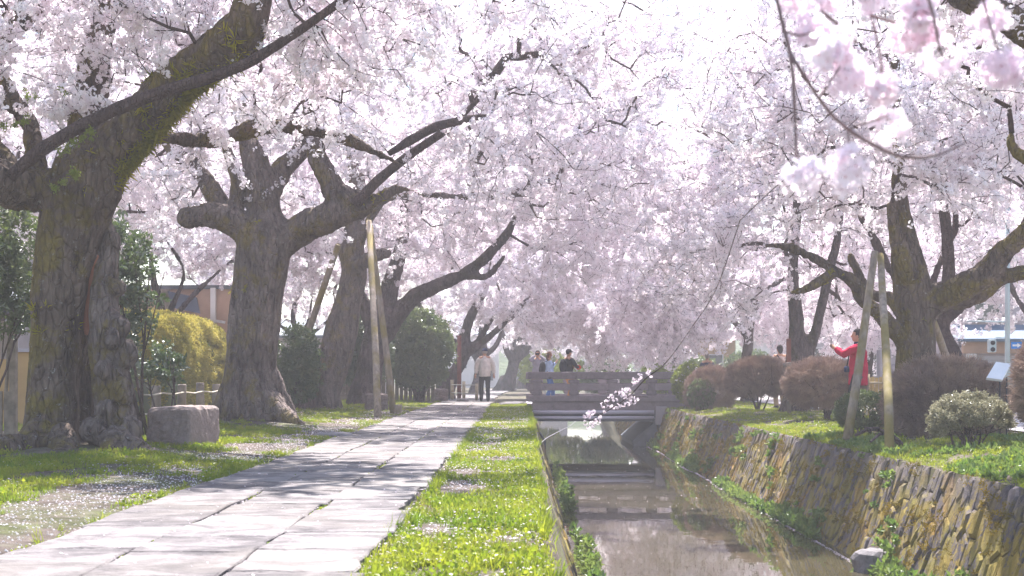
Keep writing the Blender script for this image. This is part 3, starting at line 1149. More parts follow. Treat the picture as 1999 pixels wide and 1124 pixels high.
# ground cover under the shrubs on the right
e = [(x, y, ground_z(x, y)) for x, y in zip(rng.uniform(4.3, 6.6, 3000), rng.uniform(10, 22, 3000)) if n2(x, y, .8, 51) > .02 and x - axis(y) > U_RIGHT + .05]
tag(put_grass(e, 'ground_cover', 'weed', .7, 1.5, .6), kind='stuff')

# fallen petals
V = []; F = []
def petals(n, xf, yf, zf, acc):
    for i in range(n):
        y = yf(); x = xf(y)
        if not acc(x, y): continue
        z = zf(x, y); s = rng.uniform(.006, .011) * (1 if y < 20 else 1.5)
        a = rng.uniform(0, 6.28); ca, sa = math.cos(a) * s, math.sin(a) * s
        tl = rng.uniform(-.5, .5) * s
        b = len(V)
        V.extend([(x-ca, y-sa, z), (x+sa*.7, y-ca*.7, z+tl), (x+ca, y+sa, z), (x-sa*.7, y+ca*.7, z-tl*.5+.002)])
        F.append((b, b+1, b+2, b+3))
petals(22000, lambda y: rng.uniform(-6.2, -2.4), lambda: rng.uniform(8, 36), lambda x, y: ground_z(x, y) + rng.uniform(.01, .045),
       lambda x, y: n2(x, y, .8, 61) + .9 * math.exp(-((x + 2.9) / .35) ** 2) > rng.uniform(0, .9))
petals(16000, lambda y: rng.uniform(-.66, .35), lambda: rng.uniform(5, 40), lambda x, y: ground_z(x, y) + rng.uniform(.01, .05),
       lambda x, y: x < axis(y) + .1 and n2(x, y, 1.0, 63) > rng.uniform(-.4, .5))
petals(4500, lambda y: PATH_L + wid * rng.integers(0, 4) + rng.normal() * .02, lambda: rng.uniform(5, 40), lambda x, y: -.012, lambda x, y: True)
petals(900, lambda y: rng.uniform(PATH_L, PATH_R), lambda: rng.uniform(5, 40), lambda x, y: .012, lambda x, y: True)
petals(5000, lambda y: rng.uniform(4.4, 7.2), lambda: rng.uniform(10, 42), lambda x, y: ground_z(x, y) + rng.uniform(.01, .05), lambda x, y: x - axis(y) > U_RIGHT + .03 and n2(x, y, 1.0, 65) > rng.uniform(-.2, .7))
petals(700, lambda y: rng.uniform(.6, 4.0), lambda: rng.uniform(7, 42), lambda x, y: Z_WATER + .003, lambda x, y: n2(x, y, .5, 70) > rng.uniform(-.5, .5))
petals(5200, lambda y: axis(y) + WR - .10 - abs(rng.normal()) * .022 - max(0, .22 * n2(0, y, .33, 20)), lambda: rng.uniform(8, 42), lambda x, y: Z_WATER + .004, lambda x, y: n2(0, y, 3, 71) > -.35)
petals(900, lambda y: rng.uniform(.5, 4.6) , lambda: rng.uniform(42.3, 45.5), lambda x, y: .19, lambda x, y: True)
tag(link_mesh('fallen_petals', new_mesh('fallen_petals', V, F, [M['petal']])), kind='stuff')
# ------------------------------------------------------------------ cherry trees
def LB(*pts):
    """limb from (px, py, d, radius_px) points"""
    return [(P(a, b, d), r / FPX * d) for (a, b, d, r) in pts]

def bark_disp(amp, sc=1.0):
    def f(c):
        q = Vector((c.x * 3.0 * sc, c.y * 3.0 * sc, c.z * 1.3 * sc))
        r = Vector((c.x * 9.0 * sc, c.y * 9.0 * sc, c.z * 1.8 * sc))
        return amp * (1.5 * mnoise.noise(q) + .75 * (0.5 - abs(mnoise.noise(r)) * 2) + 0.35 * mnoise.noise(r * 2.3))
    return f

def trunk_mesh(limbs, voxel, mat, parent, amp=.03, smooth=5, name='trunk', extra=None):
    mb = MB()
    for L in limbs:
        c = catmull(L, .12)
        mb.tube([a for a, _ in c], [b for _, b in c], 14, True)
        for end in (c[0], c[-1]):
            mb.ell(end[0], (end[1] * .96,) * 3, 10, 6)
    if extra: extra(mb)
    return blob(name, mb, voxel, [mat], parent, smooth, bark_disp(amp))

def ang_flare(limb0, n, reach, r, rng, z=-.10):
    """root buttresses spreading from the foot of a trunk"""
    base, rad = limb0[0]
    out = []
    a0 = rng.uniform(0, 6.28)
    for i in range(n):
        a = a0 + i * 6.283 / n + rng.uniform(-.3, .3)
        e = Vector((math.cos(a), math.sin(a), 0))
        rr = reach * rng.uniform(.6, 1.15)
        out.append([(base + e * rad * .35 + Vector((0, 0, rad * 1.5)), rad * .45), (base + e * rad * .95 + Vector((0, 0, rad * .45)), r * 1.3),
                    (base + e * (rad + rr * .5) + Vector((0, 0, .03)), r * .8), (base + e * (rad + rr) + Vector((0, 0, z)), r * .35)])
    return out

TREE_N = [0]
def cherry(label, base, limbs, blobs, ntarget, seed, near=True, voxel=.035, mat='bark_moss', amp=.03, group=None,
           min_z=1.7, reject=None, step=.22, extra=2, scale=(.75, 1.25), fine=True, roots=None, thin=0.0, rmax=.10, loose=()):
    rng = np.random.default_rng(seed)
    t = empty('cherry_tree', base, label, 'cherry tree', group)
    def par(o):
        o.parent = t; o.matrix_parent_inverse = Matrix.Translation(-Vector(base)); return o
    allb = list(limbs) + (roots or [])
    par(trunk_mesh(allb, voxel, M[mat], None, amp))
    for L in loose:
        c = catmull(L, .10)
        m = MB(); m.tube([a + Vector((mnoise.noise(a * 3), mnoise.noise(a * 3 + Vector((7, 0, 0))), mnoise.noise(a * 3 + Vector((0, 9, 0))))) * .012 for a, _ in c], [b * (1 + .12 * mnoise.noise(a * 6)) for a, b in c], 12)
        par(m.build('branch', M['bark_smooth'], None, True))
    limbs = list(limbs) + list(loose)
    fl = [catmull(L, .22) for L in limbs]
    T = crown_targets(rng, ntarget, blobs, reject)
    A, pr, cnt, links, nb = grow(fl, T, rng, min_z)
    par(branch_mesh('branches', A, cnt, links, M['bark_far' if not near else 'bark_smooth'], None, thin=thin, rmax=rmax))
    Pp, D = spray_points(A, pr, links, rng, step, extra)
    if reject is not None:
        keep = np.array([not reject(p) for p in Pp]); Pp = Pp[keep]; D = D[keep]
    n = len(Pp)
    o = scatter('crown', 'spray_near' if near else 'spray_far', Pp, eul(D, rng), rng.uniform(scale[0], scale[1], n))
    par(o)
    TREE_N[0] += n
    return t

def in_view(p, m=40):
    d = p[1]
    if d < .3: return False
    px = 1000 + p[0] / d * FPX; py = HZ - (p[2] - CAM_H) / d * FPX
    return -m < px < 2000 + m and -m < py < 1124 + m

def lane(p):
    """the open slot of sky over the canal and the clear air over the path near the camera"""
    x, y, z = p
    if y < 10.5 and in_view(p, 60): return True
    # canopies stay clear of the space people walk in and of the water
    if z < 2.2 and y < 34: return True
    c = 2.2 + .055 * y
    if z > 6.0 + .05 * (y - 15) and abs(x - c) < .12 + .09 * (z - 5): return True
    if y > 42 and z > 10.8: return True
    return False

def lane_left(p):
    x, y, z = p
    if lane(p): return True
    # crown begins above the fork of the trunks
    if y < 22 and z < 2.75 + .12 * abs(x + 4.2): return True
    if 22 <= y < 40 and x < -1.6 and z < 2.45 + .10 * abs(x + 4.2): return True
    return False

rg = np.random.default_rng(4)
# --- first tree on the left: two stems, cavity, long arm over the path
d = 15.7
L_A = LB((96, 915, d, 66), (100, 860, d, 54), (104, 760, d, 50), (110, 650, d, 50), (126, 540, d, 55), (142, 450, d, 62), (160, 390, d, 68), (180, 330, d, 66))
L_B = LB((228, 912, d-.15, 58), (220, 850, d-.15, 44), (212, 770, d-.15, 38), (208, 690, d-.1, 38), (201, 600, d-.05, 27), (206, 520, d, 21), (214, 455, d+.1, 16))
L_K = LB((165, 900, d+.50, 30), (163, 780, d+.52, 26), (160, 650, d+.48, 24), (165, 520, d+.38, 20), (170, 450, d+.2, 16))
L_R = LB((165, 380, d, 62), (205, 310, d, 54), (270, 245, d-.1, 46), (335, 175, d-.3, 42), (400, 118, d-.5, 42), (465, 70, d-.7, 48), (490, 20, d-.8, 40), (505, -60, d-.8, 32), (520, -170, d-1, 24))
L_L = LB((150, 380, d, 52), (90, 372, d-.1, 40), (30, 365, d-.3, 44), (-40, 330, d-.6, 38), (-120, 250, d-1, 32), (-200, 120, d-1.2, 24))
L_L2 = LB((20, 350, d-.2, 26), (-20, 280, d, 24), (-60, 150, d, 22), (0, 70, d+.2, 24), (60, 10, d+.3, 22), (110, -80, d+.4, 18))
L_U = LB((178, 330, d+.5, 38), (170, 240, d+.6, 33), (183, 130, d+.7, 30), (205, 30, d+.8, 25), (222, -80, d+.9, 20), (240, -200, d+1, 14))
L_LU = LB((70, 330, d+.3, 22), (60, 250, d+.5, 20), (15, 180, d+.6, 17), (-20, 60, d+.8, 12))
L_S = LB((20, 345, d-.75, 13), (70, 300, d-.8, 13), (130, 262, d-.85, 12.5), (200, 225, d-.9, 12.5), (300, 185, d-.95, 12.5), (420, 148, d-1, 11), (510, 108, d-1, 10.5), (600, 48, d-1, 9), (680, -10, d-1, 8), (790, -110, d-1, 6))
L_H = LB((270, 250, d+.8, 17), (330, 268, d+1.6, 15), (420, 272, d+2, 14), (500, 250, d+2.1, 14), (560, 245, d+2.2, 15), (620, 260, d+2.2, 13), (680, 272, d+2.2, 10), (740, 300, d+2.3, 6), (800, 330, d+2.4, 3))
L_S2 = LB((300, 185, d-.4, 11), (330, 200, d+.2, 9), (352, 180, d+.4, 6))
def burls(mb):
    for (a, b, dd, r) in ((246, 690, d-.25, 24), (190, 715, d-.42, 18), (238, 760, d-.3, 22), (232, 560, d-.1, 13), (236, 620, d-.2, 16), (72, 560, d-.1, 18), (215, 800, d-.55, 24), (96, 470, d-.4, 24), (300, 215, d-.45, 20), (206, 545, d-.25, 20), (60, 880, d-.3, 30)):
        q = P(a, b, dd); rr = r / FPX * dd
        mb.ell(q, (rr, rr, rr * 1.2), 10, 7)
roots1 = [LB((190, 840, d-.4, 34), (245, 868, d-.5, 25), (290, 890, d-.7, 17), (345, 897, d-.8, 8), (400, 903, d-.8, 4)),
          LB((80, 850, d-.3, 34), (45, 872, d-.6, 30), (10, 880, d-.9, 26), (-30, 905, d-1, 15)),
          LB((215, 860, d-.4, 30), (225, 892, d-.8, 20), (238, 918, d-1.3, 10)),
          LB((120, 860, d-.4, 34), (125, 895, d-.9, 22), (110, 920, d-1.4, 10))]
base = Vector((P(150, 890, d).x, d, -.02))
T1 = cherry('huge old cherry tree with twin mossy trunks and a hollow between them', base,
            [L_A, L_R, L_L, L_L2, L_U, L_LU, L_H, L_S2], [((-4.6, 16.5, 5.4), (3.6, 2.6, 2.0), 3), ((-1.6, 15.2, 5.3), (2.6, 1.8, 1.2), 1.2), ((-7.5, 16, 5.0), (3, 2.5, 2.0), 1)],
            520, 101, True, .024, 'bark_moss', .034, min_z=3.0, reject=lane_left, roots=[L_K] + roots1[1:], loose=[L_S], step=.20, extra=2)
L_B = LB((236, 912, d-.15, 56), (228, 850, d-.15, 44), (219, 790, d-.15, 38), (213, 740, d-.15, 36), (213, 690, d-.1, 37), (207, 640, d-.1, 30), (203, 590, d-.05, 25), (206, 540, d, 21), (213, 490, d+.05, 19), (216, 450, d+.1, 15))
def burlsB(mb):
    for (a, b, dd, r) in ((246, 692, d-.2, 23), (198, 722, d-.4, 17), (240, 765, d-.3, 22), (205, 800, d-.45, 20), (226, 560, d-.1, 14), (232, 640, d-.15, 18), (215, 660, d-.35, 16), (222, 470, d, 14), (252, 840, d-.35, 22)):
        q = P(a, b, dd); rr = r / FPX * dd
        mb.ell(q, (rr, rr, rr * 1.25), 10, 7)
o = trunk_mesh([L_B, roots1[0], LB((222, 870, d-.35, 30), (228, 895, d-.7, 20), (240, 918, d-1.2, 10))], .020, M['bark_grey'], None, .040, 3, 'trunk', burlsB)
o.parent = T1; o.matrix_parent_inverse = Matrix.Translation(-base)
# bare reddish heartwood in the hollow, ferns and sprouts on the bark
mb = MB()
c = catmull(LB((170, 655, d+.06, 5), (172, 590, d+.05, 15), (180, 540, d+.02, 17), (188, 495, d-.03, 10)), .05)
mb.tube([a for a, _ in c], [b for _, b in c], 10)
o = blob('bare_heartwood', mb, .02, [M['wood_red']], None, 2, bark_disp(.01))
o.parent = T1; o.matrix_parent_inverse = Matrix.Translation(-base)
e = []; dv = []
for L, n, lo in ((L_R, 260, .12), (L_A, 70, .5), (L_L, 60, 0), (L_U, 8, 0)):
    c = catmull(L, .1)
    for i in range(n):
        q, r = c[int(rg.uniform(lo, .95) * (len(c) - 1))]
        s = Vector((rg.normal() * .6 + (.5 if L is L_R else 0), -abs(rg.normal()) * .8 - .2, rg.normal() * .7)).normalized()
        if mnoise.noise(q * 2.2) < .02: continue
        e.append(q + s * r * .98); dv.append(s + Vector((0, 0, -.6)))
c = catmull(L_R, .06)
for i in range(420):
    q, r = c[int(rg.uniform(.06, .62) * (len(c) - 1))]
    s = Vector((1.0, -rg.uniform(.0, 1.0), -.75 + rg.normal() * .25)).normalized()
    if mnoise.noise(q * 1.6) < -.12: continue
    e.append(q + s * r * 1.0); dv.append(s * .5 + Vector((0, 0, -.8)))
o = scatter('moss', 'moss_fern', e, eul([tuple(v) for v in dv], rg), rg.uniform(.7, 1.4, len(e)))
o.parent = T1; o.matrix_parent_inverse = Matrix.Translation(-base)
e = []
for (a, b) in ((165, 262), (150, 268), (135, 285), (120, 290), (180, 258), (150, 340), (140, 345), (128, 352), (105, 370), (30, 245), (10, 250), (60, 180), (125, 170), (45, 230)):
    for k in range(3):
        e.append(P(a + rg.normal() * 6, b + rg.normal() * 6, d - .98))
o = scatter('young_leaves', 'leaf_lime', e, eul(rdir(rg, len(e)), rg), rg.uniform(.5, .9, len(e)))
o.parent = T1; o.matrix_parent_inverse = Matrix.Translation(-base)

# --- second tree on the left
d = 24.8
A2 = LB((495, 838, d, 68), (492, 790, d, 58), (489, 720, d, 52), (496, 640, d, 49), (504, 570, d, 50), (512, 500, d, 55), (520, 455, d, 52), (518, 420, d, 36))
R2 = LB((535, 480, d, 40), (575, 455, d, 34), (620, 432, d-.2, 30), (665, 415, d-.4, 30), (700, 402, d-.5, 25), (728, 392, d-.6, 15), (770, 370, d-.6, 8), (810, 372, d-.6, 4))
R2u = LB((690, 400, d-.4, 28), (655, 372, d-.4, 26), (632, 330, d-.4, 22), (615, 280, d-.3, 17), (600, 200, d, 12))
R2b = LB((695, 400, d-.7, 12), (730, 360, d-.8, 10), (790, 310, d-.9, 9), (840, 275, d-1, 8), (875, 250, d-1, 7), (940, 190, d-1, 4))
R2c = LB((760, 300, d-1.2, 5), (800, 275, d-1.3, 9), (850, 248, d-1.4, 9), (908, 234, d-1.5, 8), (960, 225, d-1.5, 3))
C2 = LB((518, 430, d, 34), (512, 385, d, 30), (500, 320, d, 24), (478, 250, d+.2, 18), (470, 150, d+.4, 12))
C2b = LB((515, 400, d, 22), (550, 330, d+.3, 18), (590, 290, d+.5, 15), (610, 180, d+.7, 10))
W2 = LB((500, 462, d, 40), (465, 440, d-.1, 30), (430, 422, d-.2, 26), (395, 420, d-.3, 22), (364, 424, d-.4, 19))
W2u = LB((440, 425, d, 22), (415, 375, d+.1, 18), (375, 320, d+.2, 15), (330, 280, d+.3, 12), (290, 200, d+.3, 8))
W2v = LB((455, 425, d, 17), (465, 360, d-.2, 13), (440, 280, d-.3, 9))
roots2 = ang_flare(A2, 6, .28, .12, np.random.default_rng(8)) + [LB((525, 790, d-.3, 34), (560, 815, d-.6, 18), (595, 835, d-.8, 8))]
base = Vector((P(497, 838, d).x, d, -.02))
T2 = cherry('thick cherry trunk with a sawn-off stub on its left arm, behind the large stone bench', base,
            [A2, R2, R2u, C2, C2b, W2, W2u, W2v], [((-3.9, 25.5, 6.4), (4.4, 3.4, 2.7), 3), ((-.6, 24.4, 6.2), (3.6, 2.8, 2.5), 2.2), ((1.3, 25.5, 7.0), (2.4, 2.4, 1.7), 1.2), ((-6.8, 26, 5.2), (3.2, 3, 2.2), 1)],
            680, 102, True, .035, 'bark_grey', .034, min_z=3.4, reject=lane_left, roots=roots2, loose=[R2b, R2c], step=.26, extra=2)
e = []; dv = []
for L, n in ((A2, 50), (R2, 14), (C2, 8)):
    c = catmull(L, .1)
    for i in range(n):
        q, r = c[int(rg.uniform(.5, .95) * (len(c) - 1))]
        s = Vector((-abs(rg.normal()) if L is A2 else rg.normal(), -abs(rg.normal()), rg.normal() * .3)).normalized()
        if mnoise.noise(q * 2.0) < 0.0: continue
        e.append(q + s * r); dv.append(s + Vector((0, 0, -.6)))
o = scatter('moss', 'moss_fern', e, eul([tuple(v) for v in dv], rg), rg.uniform(.7, 1.3, len(e)))
o.parent = T2; o.matrix_parent_inverse = Matrix.Translation(-base)

# --- third: leaning trunk held by slanting poles
d = 36.0
A3 = LB((622, 806, d, 42), (632, 770, d, 34), (642, 730, d, 33), (655, 690, d, 33), (668, 640, d, 33), (680, 590, d, 27), (692, 540, d, 24), (690, 490, d, 22), (692, 440, d, 19), (700, 390, d, 17), (690, 300, d, 12))
B3 = LB((684, 525, d, 14), (670, 495, d, 11), (660, 480, d, 8))
C3 = LB((695, 520, d-.3, 14), (730, 500, d-.6, 13), (755, 495, d-.7, 11))
C3b = LB((700, 480, d, 10), (740, 400, d-.5, 9), (800, 380, d-1, 6), (900, 384, d-1.2, 5), (990, 386, d-1.2, 4))
base = Vector((P(622, 806, d).x, d, -.02))
T3 = cherry('mottled leaning cherry trunk propped by the slanting pole, third along the path', base,
            [A3, B3, C3, C3b], [((-3.6, 36, 6.6), (4.6, 3.6, 3.2), 3), ((1.0, 35, 7.4), (3.6, 3.2, 3.4), 3.2)],
            640, 103, True, .05, 'bark_grey', .03, min_z=3.2, reject=lane_left, roots=ang_flare(A3, 5, .3, .12, np.random.default_rng(9)), step=.3, scale=(.9, 1.4))
# --- fourth: dark, forked low
d = 42.0
A4 = LB((712, 802, d, 34), (718, 750, d, 27), (728, 690, d, 26), (742, 640, d, 27), (757, 580, d, 20), (770, 530, d, 16), (785, 470, d, 13), (790, 380, d, 9))
R4 = LB((748, 650, d, 24), (775, 615, d-.2, 19), (810, 580, d-.4, 16), (860, 555, d-.6, 14), (905, 535, d-.8, 12), (950, 500, d-1, 11), (1000, 440, d-1, 8), (1040, 340, d-1, 6))
R4b = LB((905, 535, d-.8, 9), (950, 540, d-1, 7), (985, 500, d-1.2, 5))
W4 = LB((735, 655, d, 18), (715, 600, d, 14), (700, 560, d, 10), (690, 500, d, 7))
base = Vector((P(712, 802, d).x, d, -.02))
T4 = cherry('dark low-forked cherry tree behind the pair of upright props', base,
            [A4, R4, R4b, W4], [((-3.2, 43, 7), (4.8, 4, 3.6), 3), ((1.6, 41, 8.0), (3.9, 3.4, 4.6), 4)],
            680, 104, False, .06, 'bark_far', .03, min_z=2.8, reject=lane_left, roots=ang_flare(A4, 4, .25, .12, np.random.default_rng(10)), step=.32, scale=(.9, 1.4))

def simple_tree(label, bx, by, d, lean, hgt, r_px, blobs, n, seed, z0=0.0, near=False, group=None, mat='bark_far', fork=.45, min_z=2.0, reject=lane, top=None):
    rng = np.random.default_rng(seed)
    b = P(bx, by, d)
    b.z = z0 - .05
    rr = r_px / FPX * d
    pts = [(b, rr * 1.25)]
    for k in range(1, 5):
        f = k / 4
        pts.append((b + Vector((lean * f + rng.normal() * .10, rng.normal() * .15, hgt * f)), rr * (1 - .35 * f)))
    for k in range(1, 4):
        q, r0_ = pts[4]
        pts.append((q + Vector((lean * .2 * k + rng.normal() * .12, rng.normal() * .12, .75 * k)), max(.035 if d < 50 else .06, r0_ * (1 - .3 * k))))
    limbs = [pts]
    tip, tr = pts[4]
    for s in (-1, 1, .2):
        st, sr = pts[int(4 * fork) + (1 if s == 1 else 1)]
        L = [(st, sr * .8)]
        dirv = Vector((s * 1.0 + lean * .3, rng.normal() * .7, 1.35))
        for k in range(1, 5):
            L.append((st + dirv * (k * .8) + Vector((rng.normal(), rng.normal(), rng.normal())) * .26, max(.035 if d < 50 else .06, sr * (.78 - .18 * k))))
        limbs.append(L)
    rt = ang_flare(pts, 4, rr * 1.2, rr * .45, rng)
    return cherry(label, b, limbs, blobs, n, seed, near, .05 if d < 50 else .08, mat, .025, group, min_z, reject, .34, 2, (1.0, 1.6), roots=rt, thin=.008)

simple_tree('dark trunk leaning right beside the red-brown pole and small stone block', 868, 772, 55, 1.1, 3.4, 15,
            [((-1.4, 56, 6.5), (4.8, 4, 4.0), 1), ((1.2, 55, 4.6), (3.4, 3, 2.2), .6)], 420, 105)
simple_tree('straight dark cherry trunk just left of the man in the cream jacket', 930, 758, 72, .2, 3.4, 11,
            [((-.6, 73, 7), (5.5, 4, 5.0), 1), ((2.4, 72, 4.4), (3, 3, 2.0), .6)], 380, 106)
simple_tree('broad grey cherry trunk to the right of the walking man', 988, 758, 88, 1.0, 3.6, 13,
            [((1.0, 90, 7.5), (6, 5, 5.5), 1), ((4, 88, 4.6), (4, 3, 2.2), .5)], 380, 107)
simple_tree('farthest left-bank cherry trunk, close by the left end of the bridge', 1019, 755, 104, .4, 3.6, 10,
            [((2.0, 106, 8), (7, 5, 6), 1), ((6, 104, 5), (4, 3, 2.6), .5)], 380, 108)
# trees beyond the fence on the left whose crowns fill the gaps
simple_tree('cherry tree behind the clipped hedge, seen between the two thickest trunks', 330, 790, 40, -.4, 3.6, 12,
            [((-9.6, 41, 6.9), (4.6, 3.5, 3.3), 1), ((-6.5, 44, 6.5), (3, 3, 3.2), .5)], 420, 109, min_z=2.6)
simple_tree('slim cherry tree behind the fence between the second and the propped trunk', 568, 775, 52, .3, 4.2, 8,
            [((-8.6, 53, 6.4), (4.4, 3.5, 4.2), 1)], 340, 110, min_z=2.4)
simple_tree('cherry tree at the far left rising behind the tan garden wall', -60, 800, 30, .8, 3.8, 14,
            [((-10.5, 31, 6.2), (4.6, 3.5, 3.0), 1)], 300, 111, min_z=3.0)

# --- right bank
def lane_right(p):
    x, y, z = p
    if lane(p): return True
    if y < 26 and z < 2.75: return True
    return False
d = 22.0
A5 = LB((1782, 850, d, 58), (1784, 800, d, 48), (1786, 740, d, 41), (1788, 680, d, 38), (1788, 620, d, 38), (1782, 570, d, 36), (1774, 520, d, 32), (1766, 460, d, 24), (1758, 390, d, 17), (1755, 330, d, 12), (1750, 220, d, 10), (1745, 60, d, 8))
A5b = LB((1775, 540, d-.2, 22), (1752, 470, d-.3, 15), (1740, 400, d-.3, 9))
R5 = LB((1800, 610, d, 32), (1835, 582, d-.1, 28), (1880, 562, d-.3, 26), (1925, 535, d-.5, 25), (1960, 490, d-.7, 21), (2000, 455, d-.9, 19), (2060, 380, d-1.2, 16), (2120, 250, d-1.3, 12))
R5b = LB((1870, 585, d-.1, 22), (1910, 570, d-.2, 22), (1950, 545, d-.4, 18), (2005, 530, d-.6, 15), (2080, 520, d-.8, 12), (2200, 440, d-.9, 8))
W5 = LB((1770, 665, d, 24), (1745, 645, d-.1, 17), (1718, 612, d-.3, 14), (1690, 590, d-.5, 13), (1675, 560, d-.6, 12.5), (1655, 540, d-.7, 12), (1632, 532, d-.8, 11), (1600, 550, d-.9, 10), (1570, 566, d-1, 9), (1548, 570, d-1, 8))
W5b = LB((1640, 532, d-.7, 9), (1600, 510, d-.8, 9), (1560, 490, d-.9, 8), (1530, 480, d-1, 7), (1495, 478, d-1, 4))
W5c = LB((1770, 620, d+.5, 17), (1735, 580, d+.7, 14), (1700, 575, d+.8, 9), (1660, 500, d+.9, 7))
base = Vector((P(1782, 850, d).x, d, 0.0))
T5 = cherry('spreading mossy cherry tree with a split crown stem, behind the widest brown shrub', base,
            [A5, A5b, R5, R5b, W5, W5b, W5c], [((6.2, 22.6, 5.6), (3.6, 3, 2.5), 3), ((9.5, 22, 5.6), (2.8, 2.5, 2.4), 1.1), ((4.2, 21.4, 4.6), (1.8, 2.0, 1.6), .9), ((6.0, 20.7, 4.3), (1.3, .7, 1.0), .5)],
            560, 112, True, .035, 'bark_moss', .026, min_z=3.0, reject=lane_right, roots=ang_flare(A5, 5, .35, .12, np.random.default_rng(12)), step=.24)
e = []; dv = []
for L, n in ((A5, 30), (R5, 70), (R5b, 40), (W5, 20)):
    c = catmull(L, .1)
    for i in range(n):
        q, r = c[int(rg.uniform(.2, .9) * (len(c) - 1))]
        s = Vector((rg.normal() * .5, -abs(rg.normal()), rg.normal() * .8)).normalized()
        if mnoise.noise(q * 2.0) < 0.05: continue
        e.append(q + s * r * .96); dv.append(s + Vector((0, 0, -.4)))
o = scatter('moss', 'moss_fern', e, eul([tuple(v) for v in dv], rg), rg.uniform(.3, .7, len(e)))
o.parent = T5; o.matrix_parent_inverse = Matrix.Translation(-base)

# a nearer tree whose trunk stands outside the picture on the right, its limbs reach in at the top
d = 13.5
A6 = LB((2500, 900, d, 90), (2480, 700, d, 70), (2440, 500, d, 60), (2360, 300, d, 50), (2200, 160, d, 40), (2080, 110, d, 32), (2000, 60, d, 28), (1960, 30, d-.2, 26), (1900, 10, d-.4, 24), (1860, -20, d-.5, 20), (1780, -120, d-.6, 14))
A6b = LB((1925, 20, d-.3, 11), (1925, 70, d-.1, 7), (1905, 100, d, 5))
A6c = LB((2440, 500, d, 40), (2300, 330, d+.4, 28), (2100, 330, d+.7, 17), (1985, 300, d+.9, 13), (1975, 260, d+1, 8))
base = Vector((P(2500, 900, d).x, d, 0.0))
cherry('cherry limbs reaching in from beyond the top right corner, trunk out of the picture', base,
       [A6, A6b, A6c], [((5.0, 14.0, 4.9), (1.9, 1.8, 1.1), 1)], 110, 113, True, .04, 'bark_moss', .025, min_z=2.8, reject=lane_right, step=.24)

def _far_right(label, bx, by, d, lean, hgt, r, blobs, n, seed, **k):
    return simple_tree(label, bx, by, d, lean, hgt, r, blobs, n, seed, reject=lane, **k)
# forked dark tree
d = 34.0
A7 = LB((1552, 812, d, 27), (1552, 760, d, 22), (1555, 700, d, 20), (1556, 650, d, 17), (1553, 600, d, 13), (1548, 520, d, 11), (1556, 420, d, 9), (1560, 300, d, 7))
B7 = LB((1566, 715, d, 16), (1585, 670, d, 12), (1598, 620, d, 10), (1618, 540, d, 9), (1640, 430, d, 8), (1650, 300, d, 6))
base = Vector((P(1552, 812, d).x, d, 0.0))
cherry('dark V-forked cherry trunk between the two middle brown shrubs', base,
       [A7, B7], [((6.8, 34.5, 6.8), (3.4, 3.6, 3.4), 2), ((4.8, 33, 4.2), (2.0, 2.6, 2.0), 1.0), ((4.6, 34, 7.8), (2.8, 2.6, 2.4), 1.5), ((10, 35, 6.0), (3.5, 3, 3.4), 1), ((8.6, 36, 3.2), (3.2, 2.0, 1.3), .9)],
       760, 114, True, .05, 'bark_far', .025, min_z=2.8, reject=lane, step=.3, scale=(.9, 1.4), roots=ang_flare(A7, 4, .2, .08, np.random.default_rng(13)))
simple_tree('purple-brown trunk standing behind the mossy spreading tree and its wire prop', 1856, 800, 28, -.1, 3.8, 19,
            [((9.5, 28.6, 6.2), (3.6, 3.0, 3.0), 1)], 380, 115, mat='bark_smooth', near=True)
simple_tree('slender cherry tree behind the dark round end of the shrub row', 1462, 775, 47, -.3, 4.4, 11,
            [((7.0, 48, 6.0), (4.0, 3.6, 4.2), 1), ((5.0, 45, 3.2), (2.4, 2.4, 1.7), 1), ((4.0, 46, 9), (3.4, 3, 4), 1.4)], 460, 116)
simple_tree('short cherry trunk above the right end of the bridge railing', 1318, 765, 62, .0, 3.0, 15,
            [((6.6, 63, 6.6), (4.6, 4, 4.6), 1), ((4.4, 56, 3.1), (3.2, 3, 2.0), 1.0), ((4.3, 60, 10), (4.4, 3, 5), 1.4)], 460, 117)
simple_tree('cherry tree far down the right bank past the bridge', 1290, 758, 82, .5, 3.6, 9,
            [((8.5, 84, 7.6), (5.5, 5, 5.6), 1), ((6.0, 80, 3.6), (3.8, 3, 2.4), .8)], 380, 118)
simple_tree('cherry tree on the street side, behind the people on the right bank', 1700, 775, 50, .2, 4.0, 11,
            [((13.0, 51, 6.0), (5.0, 4, 4.4), 1), ((11, 49, 3.0), (4.0, 3, 1.5), .8)], 380, 119)
simple_tree('farthest cherry tree of the right bank, closing the view over the canal', 1180, 752, 125, .5, 4.0, 10,
            [((9, 128, 8.5), (9, 6, 7), 1), ((8, 120, 4.5), (6, 4, 2.4), .4)], 420, 120)
simple_tree('cherry tree over the street at the right edge beside the pale signal pole', 2060, 770, 42, -.2, 4.0, 12,
            [((14.2, 43, 5.8), (4.4, 3.6, 3.8), 1)], 300, 121)
print('sprays', TREE_N[0])
